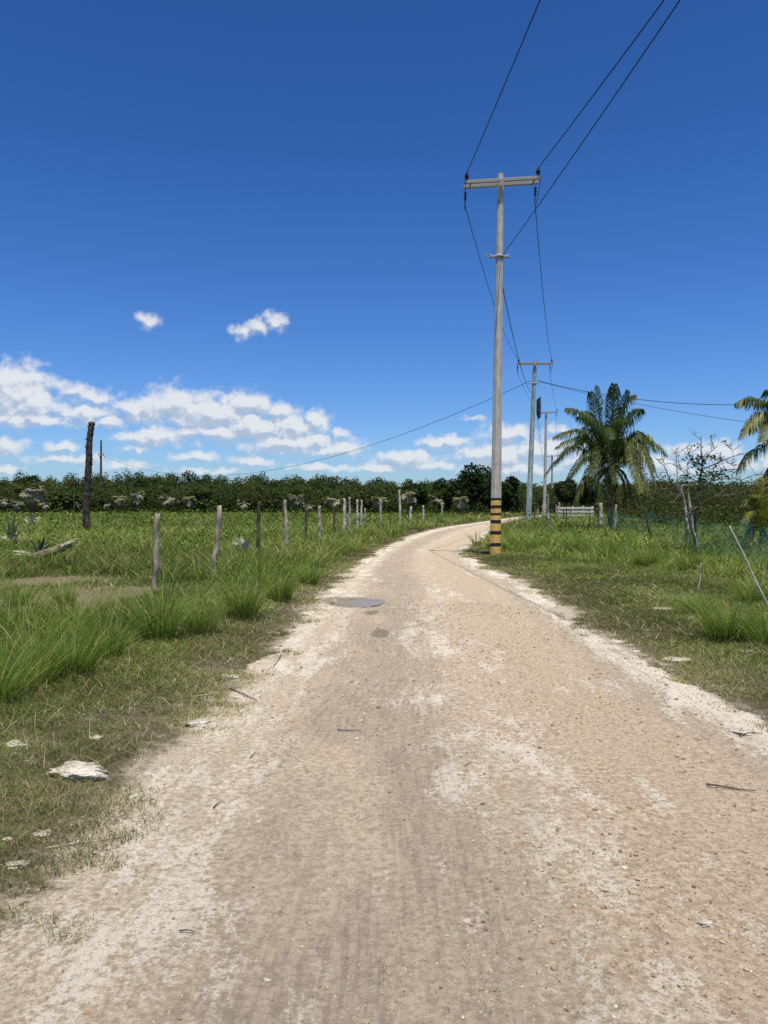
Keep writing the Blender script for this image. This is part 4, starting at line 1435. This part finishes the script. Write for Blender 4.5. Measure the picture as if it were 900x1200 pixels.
# second palm, at the right edge of the picture, leaning trunk
Yk = 27.0
xk = gx(879, Yk); zk = HTs(xk, Yk)
palm = tag(empty('coconut_palm', (xk, Yk, zk)), 'leaning coconut palm at the right edge with long drooping fronds', 'palm tree', 'coconut palms on the right')
org = palm.location
hub = at(934, 500, Yk) - org
mb = MB(); mb.tube(bez([Vector((-.05, 0, -.3)), Vector((0, 0, .3)), (at(893, 572, Yk) - org), (at(912, 535, Yk) - org), hub + Vector((0, 0, .2))], 26), [.15 - .0016 * i for i in range(27)], 9, rough=.08, seed=3)
mb.build('trunk', M['dark_wood'], palm)
FR2 = [((866, 513), (893, 486), -.2, PALE, PALE), ((880, 520), (902, 494), -.8, YEL, PALE), ((864, 552), (893, 524), -.1, GRN, PALE), ((872, 470), (900, 473), .5, GRN, TIPY),
       ((892, 462), (912, 472), -.5, GRN, GRN), ((898, 548), (914, 520), -1.2, GRN, TIPY), ((920, 440), (926, 470), .2, GRN, GRN), ((950, 445), (942, 470), .4, GRN, GRN),
       ((990, 470), (960, 478), .2, GRN, GRN), ((1000, 520), (965, 490), -.4, YEL, PALE), ((985, 560), (960, 510), -.6, GRN, TIPY), ((930, 550), (932, 510), -1.9, YEL, PALE),
       ((905, 500), (918, 488), 1.8, GRN, GRN), ((960, 500), (946, 488), 1.9, GRN, GRN), ((900, 480), (915, 480), -1.7, GRN, TIPY)]
for i, (tip, ct, dy, a_, b_) in enumerate(FR2):
    px_frond(tip, ct, dy, a_, b_, 300 + i, leaf=.8)

# low yellow-green palm shoots under it
Yk = 24.0
xk = gx(893, Yk); zk = HTs(xk, Yk)
palm = tag(empty('young_palm', (xk, Yk, zk)), 'low young palm with yellow-green leaves under the leaning coconut palm', 'palm tree')
org = palm.location
hub = Vector((0, 0, .35))
mb = MB(); mb.tube([(0, 0, -.1), (0, 0, .15), (0, 0, .4)], [.10, .11, .06], 8, rough=.1); mb.build('trunk', M['bark'], palm)
for i, (tip, ct) in enumerate([((868, 592), (882, 588)), ((880, 570), (888, 590)), ((900, 560), (896, 585)), ((912, 590), (902, 590)), ((862, 612), (878, 600)), ((890, 620), (891, 606)), ((922, 612), (905, 600)), ((876, 582), (885, 592))]):
    px_frond(tip, ct, random.uniform(-.7, .3), (.20, .20, .035) if i % 3 else (.10, .13, .03), (.30, .26, .09), 400 + i, leaf=.36, hang=.4, n=26, width=.05)

# ------------------------------------------------------------------ the bare tree
Yt = 23.0
xt = gx(808, Yt); zt = HTs(xt, Yt)
tree = tag(empty('bare_tree', (xt, Yt, zt)), 'nearly leafless tree with crooked spreading branches inside the green net', 'tree')
o3 = tree.location
tr_ = random.Random(12)
Zp = lambda zx, zy: (760 + zx * .15556, 480 + zy * .15556)


def limb(pts, r0, r1, dys, mb, twigs=0, seed=0, L=.35):
    P3 = []
    for (p, dy) in zip(pts, dys):
        q = at(*Zp(*p), Yt + dy) - o3
        P3.append(q)
    ln = bez(P3, max(10, 7 * len(P3)))
    mb.tube(ln, [r0 + (r1 - r0) * i / (len(ln) - 1) for i in range(len(ln))], 6, rough=.12, seed=seed)
    rr = random.Random(seed)
    for k in range(twigs):
        i = int(rr.uniform(.25, 1) * (len(ln) - 1))
        d = Vector((rr.uniform(-1, 1), rr.uniform(-1, 1), rr.uniform(-.2, 1))).normalized()
        l = L * rr.uniform(.5, 1.5)
        a = ln[i]; b = a + d * l * .5 + Vector((0, 0, rr.uniform(-.05, .05))); c = b + (d + Vector((rr.uniform(-.6, .6), rr.uniform(-.6, .6), rr.uniform(-.3, .6)))).normalized() * l * .6
        mb.tube([a, b, c], [max(r1, .008), .007, .004], 4)
        for _ in range(2):
            e = b + Vector((rr.uniform(-1, 1), rr.uniform(-1, 1), rr.uniform(-.4, .8))).normalized() * l * .45
            mb.tube([b, e], [.006, .003], 4)
        TW.append(c)
    return ln


TW = []
mb = MB(); limb([(352, 1010), (352, 860), (368, 680), (385, 540), (405, 430), (396, 320), (396, 195)], .055, .010, [0, 0, 0, .1, 0, -.1, 0], mb, 10, 1)
mb.build('trunk', M['dark_wood'], tree)
mb = MB(); limb([(300, 1010), (290, 860), (262, 660), (245, 600), (262, 565)], .060, .025, [-.2, -.2, -.2, -.2, -.2], mb, 2, 2); mb.build('stem', M['lichen_wood'], tree)
mb = MB(); limb([(365, 1060), (335, 900), (312, 720), (300, 640), (296, 600)], .055, .022, [-.4, -.3, -.2, -.1, -.1], mb, 2, 3); mb.build('stem', M['lichen_wood'], tree)
BR = [([(385, 600), (480, 530), (560, 462), (640, 450), (720, 445)], .03, [0, .3, .5, .6, .7], 9), ([(430, 440), (520, 402), (640, 352), (755, 330)], .018, [0, -.3, -.5, -.7], 8),
      ([(412, 425), (455, 335), (492, 290), (468, 212)], .014, [0, .2, .3, .4], 6), ([(392, 455), (330, 385), (300, 320), (288, 285)], .016, [0, .3, .5, .5], 8),
      ([(245, 640), (165, 535), (120, 432), (45, 355)], .022, [-.2, -.3, -.5, -.6], 8), ([(215, 590), (213, 420), (205, 310), (228, 285)], .018, [-.1, .5, .8, .9], 8),
      ([(365, 745), (440, 690), (520, 655), (650, 640), (760, 600), (835, 560)], .022, [-.1, -.6, -.9, -1.1, -1.2, -1.2], 10), ([(245, 640), (190, 630), (130, 665)], .012, [-.2, -.5, -.8], 5),
      ([(250, 622), (215, 660), (175, 705)], .012, [-.2, -.6, -.9], 5), ([(700, 530), (770, 505), (850, 488), (905, 478)], .012, [.6, .6, .7, .7], 6), ([(480, 530), (600, 520), (700, 530)], .02, [.3, .5, .6], 6),
      ([(385, 560), (300, 500), (180, 410), (120, 415)], .016, [.1, .6, .9, 1.0], 9), ([(300, 640), (210, 600), (90, 600), (20, 640)], .016, [-.1, .3, .5, .7], 7),
      ([(500, 660), (580, 600), (640, 570)], .014, [-.8, -.6, -.5], 6), ([(640, 352), (630, 310), (600, 270)], .008, [-.5, -.5, -.5], 4), ([(650, 450), (640, 420), (590, 400)], .008, [.6, .6, .6], 4),
      ([(560, 462), (520, 400), (540, 340)], .012, [.5, .6, .7], 6), ([(300, 380), (290, 440), (300, 520)], .010, [.3, .4, .5], 5)]
for i, (pts, r, dys, tw) in enumerate(BR):
    mb = MB(); limb(pts, r, .006, dys, mb, tw, 20 + i, .30); mb.build('branch', M['bark'], tree)
cc_ = []
for (zx, zy, s, k) in [(470, 475, .20, 90), (430, 495, .14, 50), (520, 500, .16, 60), (370, 390, .12, 40), (410, 350, .10, 25), (330, 410, .10, 22), (510, 360, .1, 16), (260, 500, .14, 30), (355, 275, .08, 12), (300, 355, .08, 14)]:
    c0 = at(*Zp(zx, zy), Yt) - o3
    for _ in range(k): cc_.append(c0 + Vector((tr_.gauss(0, s), tr_.gauss(0, s * 1.5), tr_.gauss(0, s * .6))))
for c0 in TW:
    if tr_.random() < .25: cc_.append(c0)
cc_ = np.array([tuple(v) for v in cc_])
leaf_quads(cc_, rng.uniform(.03, .065, len(cc_)), pick_colors(len(cc_), [(.035, .05, .018), (.05, .065, .02)], [.6, .4]), 'leaves', M['leaf'], tree, up=.3)

# ------------------------------------------------------------------ green shade net, sagging between sticks
m, n = mat_new('green_shade_net')
uvn = n.node('ShaderNodeAttribute', attribute_name='road_uv').outputs['Vector']
un = n.node('ShaderNodeSeparateXYZ', {0: uvn})
def thread(v, freq, wdt):
    fr = n.math('FRACT', n.math('MULTIPLY', v, freq))
    return n.math('LESS_THAN', fr, wdt)
thr_ = n.math('MAXIMUM', thread(un.outputs[0], 24, .30), thread(un.outputs[1], 24, .30))
a_ = n.math('MULTIPLY', thr_, n.smooth(n.noise(uvn, 1.1, 4, .6), .34, .64, .20, .75))
df = n.node('ShaderNodeBsdfDiffuse', {'Color': (.08, .30, .19, 1)})
tl = n.node('ShaderNodeBsdfTranslucent', {'Color': (.09, .36, .23, 1)})
mx = n.node('ShaderNodeMixShader', {0: .4, 1: df.outputs[0], 2: tl.outputs[0]})
tp_ = n.node('ShaderNodeBsdfTransparent')
mo = n.node('ShaderNodeMixShader', {0: a_, 1: tp_.outputs[0], 2: mx.outputs[0]})
n.node('ShaderNodeOutputMaterial', {'Surface': mo.outputs[0]})
M['net'] = m


def net(name, path, label, seed, group, fold=.12):
    """path: list of (px, Y, top py) posts; the sheet hangs between them in folds"""
    fine = []
    for i in range(len(path) - 1):
        for k in range(14):
            q = k / 14
            a, b = path[i], path[i + 1]
            sag = 4 * q * (1 - q)
            Yv = a[1] + (b[1] - a[1]) * q
            xv = gx(a[0], a[1]) * (1 - q) + gx(b[0], b[1]) * q
            za = EYE + (590 - a[2]) / 900 * a[1]; zb = EYE + (590 - b[2]) / 900 * b[1]
            fine.append((xv, Yv, za * (1 - q) + zb * q - .16 * sag))
    n_, rows_ = len(fine), 12
    V = []; UV = []; s = 0
    for i, (x, y, zt_) in enumerate(fine):
        if i: s += math.hypot(x - fine[i - 1][0], y - fine[i - 1][1])
        z0_ = HTs(x, y)
        for r in range(rows_):
            q = r / (rows_ - 1)
            wv = (float(vnoise([s * 3.1], [q * 2.5], seed)[0]) - .5) * fold * 2
            V.append((x + wv * .6, y + wv, zt_ + (z0_ + .02 - zt_) * q + (float(vnoise([s * 2.2], [q * 3], seed + 3)[0]) - .5) * .08))
            UV.append((s, q * 1.3))
    F = [(i * rows_ + r, (i + 1) * rows_ + r, (i + 1) * rows_ + r + 1, i * rows_ + r + 1) for i in range(n_ - 1) for r in range(rows_ - 1)]
    o = np_mesh(name, np.array(V), np.array(F), None, None, M['net'], uv=np.array(UV), smooth=True)
    return tag(o, label, 'net', group)


net('shade_net', [(706, 37, 597), (713, 36.5, 594), (719, 36, 592), (724, 35, 598)], 'bunched teal net hanging in a dense curtain under the coconut palm', 4, 'teal net fence on the right', .34)
net('shade_net', [(724, 35, 594), (745, 31, 604), (764, 27, 596), (784, 25, 602), (806, 22.5, 600)], 'sagging teal net strung between the slanted stick and the bare tree', 5, 'teal net fence on the right')
net('shade_net', [(806, 22.5, 600), (838, 20.5, 610), (872, 17.6, 604), (905, 15.5, 612), (960, 13.0, 620)], 'wide thin teal net spread from the bare tree to the right edge', 6, 'teal net fence on the right')
RG = 'sticks holding up the teal net'
stake('net_stake', 719, 632, 722, 592, 35, .055, 'grey_wood', 'light upright stick at the bunched net under the coconut palm', 'stick', RG, 31)
stake('net_stake', 768, 632, 755, 596, 27, .045, 'dark_wood', 'dark stick leaning left that props the sagging net', 'stick', RG, 32)
stake('net_stake', 823, 650, 806, 604, 22, .035, 'dark_wood', 'dark slanted stick crossing the foot of the bare tree', 'stick', RG, 34)
stake('white_stick', 921, 742, 856, 618, 9.6, .0125, 'bamboo', 'long thin white pole leaning left out of the grass at the right edge', 'pole', None, 35, taper=.9, wob=.008)
stake('stick', 816, 690, 822, 661, 13.2, .012, 'pale_wood', 'short thin pale twig standing upright beside a grass tuft below the bare tree', 'stick', None, 36, wob=.01)

# ------------------------------------------------------------------ posts of the right-hand fence and the white plank fence
PG = 'thin fence posts right of the road bend'
stake('fence_post', 643, 622, 641.5, 580, 43, .10, 'lichen_wood', 'thick white-blotched live post in front of the third utility pole', 'fence post', PG, 51)
for i, (px0, py1, Y, r, mt, lb) in enumerate([
        (614, 591, 58, .06, 'dark_wood', 'thin dark post just left of the green-stained pole'), (626, 594, 52, .05, 'dark_wood', 'dark post just right of the green-stained pole'),
        (631, 597, 55, .05, 'grey_wood', 'short grey post between the green-stained pole and the blotched post'), (636, 592, 58, .05, 'grey_wood', 'slim grey post touching the third utility pole'),
        (652, 592, 62, .06, 'grey_wood', 'grey post right of the thick white-blotched post'), (656, 589, 64, .07, 'pale_wood', 'pale taller post at the left end of the white plank fence'),
        (661, 598, 60, .05, 'dark_wood', 'short dark post before the left end of the white plank fence'), (664, 596, 46, .035, 'dark_wood', 'thin dark post in front of the middle of the white plank fence'),
        (691, 602, 46, .04, 'dark_wood', 'short dark post in front of the right end of the white plank fence')]):
    stake('fence_post', px0, 610, px0 + random.uniform(-1, 1), py1, Y, r, mt, lb, 'fence post', PG, 60 + i)

Yf = 74.0
xa, xb = gx(655, Yf), gx(691, Yf + 1)
root = tag(empty('plank_fence', ((xa + xb) / 2, Yf, 0)), 'low white fence of three wide planks beyond the palm', 'fence')
for q in (0, .42, .72, 1):
    mb = MB(); mb.box((xa + (xb - xa) * q - (xa + xb) / 2, .06, .62), (.16, .1, 1.3), bev=.01); mb.build('post', M['white_paint'], root, smooth=False)
for z in (.38, .75, 1.10):
    mb = MB(); mb.box((0, -.02, z), (xb - xa + .3, .05, .19), bev=.008); mb.build('plank', M['white_paint'], root, smooth=False)
# white post remains by the palm trunk
stake('fence_post', 704, 612, 704, 590, 44, .12, 'pale_wood', 'white stump post left of the bunched teal net', 'fence post', PG, 77)

# ------------------------------------------------------------------ grass tufts that stand out
def make_tuft(nb, h, spread, seed, name='grass_tuft'):
    r = np.random.default_rng(seed)
    a = r.uniform(0, 6.28, nb); rad = spread * .35 * np.sqrt(r.uniform(0, 1, nb))
    x, y = np.cos(a) * rad, np.sin(a) * rad
    hh = h * r.uniform(.45, 1.12, nb)
    ang = a + r.normal(0, .5, nb)
    lean = (r.uniform(.05, .65, nb) + .75 * rad / (spread * .35) * r.uniform(.3, 1, nb)).clip(0, 1.35)
    col = np.array([(.100, .145, .026), (.066, .105, .022), (.145, .18, .04), (.29, .245, .12)])[r.choice(4, nb, p=[.4, .32, .22, .06])] * r.uniform(.6, 1.45, (nb, 1))
    return blades(name, x, y, np.full(nb, -.02), hh, r.uniform(.008, .014, nb), lean, ang, col, 5, curl=.9)


TUFTS = [
    # px, base py, Y-scale height m, spread, label
    (188, 758, .74, .62, 'big dense grass tuft at the foot of the nearest pale fence post', 'L'), (284, 728, .72, .60, 'big grass tuft below the right-leaning fence post', 'L'),
    (122, 782, .56, .50, 'upright grass tuft at the verge, left of the big tuft by the nearest post', 'L'), (86, 800, .55, .5, 'tall loose grass tuft behind the white rock', 'L'),
    (40, 812, .52, .5, 'grass tuft nearer the left edge, behind the small grey stone', 'L'), (-4, 838, .52, .5, 'grass tuft cut by the left edge of the picture', 'L'),
    (236, 748, .5, .45, 'small grass tuft between the two biggest tufts on the left', 'L'), (328, 706, .6, .55, 'grass tuft on the verge below the third fence post', 'L'),
    (362, 686, .52, .5, 'grass tuft close to the road left of the puddle', 'L'), (22, 716, .42, .45, 'lone pale green tuft on the bare patch in the meadow', 'L'),
    (76, 716, .40, .4, 'small tuft beside the bare brown patch in the meadow', 'L'),
    (852, 756, .58, .62, 'large spreading grass tuft in front of the white leaning pole', 'R'), (898, 764, .52, .5, 'bright grass tuft at the right edge beyond the large spreading one', 'R'),
    (812, 726, .34, .36, 'small grass tuft left of the large spreading one', 'R'), (755, 668, .66, .62, 'round dark-footed grass tuft below the slanted net stick', 'R'),
    (806, 676, .56, .50, 'grass tuft in front of the foot of the bare tree', 'R'), (712, 660, .62, .6, 'grass tuft under the coconut palm on the right verge', 'R'),
    (672, 652, .58, .6, 'grass tuft on the right verge behind the striped pole', 'R'), (880, 715, .5, .5, 'grass tuft around the foot of the white leaning pole', 'R'),
    (630, 648, .6, .6, 'tall grass tuft just right of the striped pole', 'R')]
tuft0 = [make_tuft(430, 1.0, .8, 500 + k) for k in range(5)]
for o in tuft0: COL.objects.unlink(o)
for i, (px, by, h, spd, lab, side) in enumerate(TUFTS):
    p = ground_at(px, by)
    o = bpy.data.objects.new('grass_tuft', tuft0[i % 5].data)
    COL.objects.link(o)
    o.location = (p.x, p.y, HTs(p.x, p.y) - .01)
    o.rotation_euler = (0, 0, random.uniform(0, 6.28))
    o.scale = (spd * 1.1, spd * 1.1, h)
    tag(o, lab, 'grass tuft', 'grass tufts on the left verge' if side == 'L' else 'grass tufts on the right verge')
for o in tuft0: bpy.data.objects.remove(o)

# ------------------------------------------------------------------ limestone rocks and litter
m, n = mat_new('limestone_rock')
co = n.node('ShaderNodeTexCoord').outputs['Object']
f = n.noise(co, 9, 6, .7)
cc = n.mix(n.smooth(f, .34, .62), (.33, .275, .19), (.72, .66, .55))
cc = n.mix(n.smooth(n.noise(co, 26, 4, .7), .60, .72), cc, (.19, .16, .12))
finish(n, cc, .95, .1, n.bump(n.noise(co, 34, 6, .75), .7, .02))
M['rock'] = m


def rock(px, py, w_px, flat, label, seed, group='white limestone rocks on the verges', name='rock', depth=.75):
    p = ground_at(px, py)
    s = w_px / 900 * p.y / 2
    import bmesh
    bm = bmesh.new()
    bmesh.ops.create_icosphere(bm, subdivisions=5, radius=1)
    rr = np.random.default_rng(seed); off = rr.uniform(0, 50, 3)
    V = np.array([v.co[:] for v in bm.verts])
    k = 1 + (fbm(V[:, 0] * 1.1 + off[0], V[:, 1] * 1.1 + V[:, 2] * 1.3 + off[1], seed, 4) - .5) * 1.15 + (fbm(V[:, 0] * 3.5 + off[2], V[:, 1] * 3.5 + V[:, 2] * 4, seed + 5, 4) - .5) * .55
    V = V * k[:, None]
    V[:, 2] = np.where(V[:, 2] > .45, .45 + (V[:, 2] - .45) * .35, V[:, 2])
    V = V * np.array((s, s * depth, s * flat))
    for v, c in zip(bm.verts, V): v.co = c
    me = bpy.data.meshes.new(name); bm.to_mesh(me); bm.free()
    me.polygons.foreach_set('use_smooth', np.ones(len(me.polygons), bool))
    me.materials.append(M['rock'])
    o = bpy.data.objects.new(name, me); COL.objects.link(o)
    o.location = (p.x, p.y, float(surf_z(p.x, p.y)[0]) - s * flat * .05)
    o.rotation_euler = (0, 0, rr.uniform(-.4, .4))
    return tag(o, label, 'rock', group)


for k, (px, py, w_, fl, lab) in enumerate([
        (88, 908, 64, .55, 'largest white limestone rock in the verge at lower left'), (17, 882, 26, .5, 'grey-white rock at the left edge above the largest rock'),
        (112, 868, 18, .3, 'small flat white stone just above the largest rock'), (231, 850, 30, .45, 'smooth pale rock on the left edge of the road'),
        (270, 793, 26, .25, 'flat white stone between grass and road on the left'), (323, 742, 15, .3, 'small white stone at the roadside left of the puddle'),
        (350, 735, 13, .35, 'tiny pale stone on the road edge nearest the puddle'), (50, 977, 22, .3, 'flat white stone in dry grass below the largest rock'),
        (20, 1014, 26, .45, 'tan stone near the left edge in the dry verge'), (8, 985, 12, .5, 'small tan stone cut by the left edge'),
        (778, 721, 26, .25, 'flat white rock slab in the middle of the right verge'), (792, 774, 34, .22, 'long flat white slab at the grass edge on the right'),
        (806, 684, 14, .3, 'small white stone under the tuft by the bare tree'), (876, 771, 22, .4, 'pale rock below the large spreading tuft on the right'),
        (806, 748, 10, .5, 'small grey stone left of the large spreading tuft'), (893, 726, 16, .5, 'white rock half hidden at the right edge by the leaning pole'),
        (772, 655, 20, .3, 'pale stones behind the round dark-footed tuft'), (874, 858, 24, .2, 'flat white stone at the road edge at far right')]):
    rock(px, py, w_, fl, lab, 900 + k)
rock(826, 1086, 19, .7, 'small pale lump of stone lying on the road at lower right', 951, None, 'stone')
rock(313, 1143, 10, .6, 'tiny dark pebble on the road at lower left', 952, None, 'stone')
rock(607, 958, 9, .6, 'small reddish pebble on the road right of the middle', 953, None, 'stone')


def twig(pts, r, label, mat='dark_wood', seed=0, lift=.006):
    r *= .62
    W = [ground_at(*p) for p in pts]
    W = [Vector((p.x, p.y, float(surf_z(p.x, p.y)[0]) + r + lift)) for p in W]
    mid = W[len(W) // 2].copy()
    ln = bez([p - mid for p in W], 14)
    mb = MB(); mb.tube(ln, [r * (1 - .55 * i / len(ln)) for i in range(len(ln))], 6, rough=.15, seed=seed)
    if len(W) > 3:
        a = ln[len(ln) // 2]
        mb.tube([a, a + Vector((r * 2, -r * 9, r * 1.5))], [r * .6, r * .3], 5)
    o = mb.build('twig', M[mat]); o.location = mid
    return tag(o, label, 'twig', 'twigs lying on the road and verge')


twig([(396, 854), (408, 855), (422, 855.5)], .008, 'short straight stick lying across the middle of the road', 'bark', 1)
twig([(270, 808), (280, 813), (291, 818), (302, 823)], .009, 'forked dark twig at the left edge of the road', 'bark', 2)
twig([(226, 818), (244, 815), (262, 813)], .006, 'thin pale stalk in the verge left of the forked twig', 'pale_wood', 3)
twig([(293, 888), (297, 884), (300, 881)], .007, 'short curled twig on the road below the forked twig', 'grey_wood', 4)
twig([(828, 921), (846, 922), (868, 925), (886, 926)], .009, 'brown stick lying on the road at right', 'dark_wood', 5)
twig([(210, 1093), (220, 1092), (230, 1094)], .005, 'small dark twig on the road at lower left', 'dark_wood', 6)
twig([(52, 997), (85, 991), (118, 985), (150, 979)], .007, 'long thin pale twig in the dry grass below the largest rock', 'pale_wood', 7)
twig([(250, 946), (253, 943), (257, 940)], .006, 'tiny folded leaf-like twig on the road left of the middle', 'dark_wood', 8)
twig([(866, 862), (880, 860), (894, 862)], .008, 'dark twig at the right road edge on the white stones', 'dark_wood', 9)
twig([(330, 770), (325, 778), (320, 786)], .007, 'crooked twig on the white road edge below the puddle', 'bark', 10)
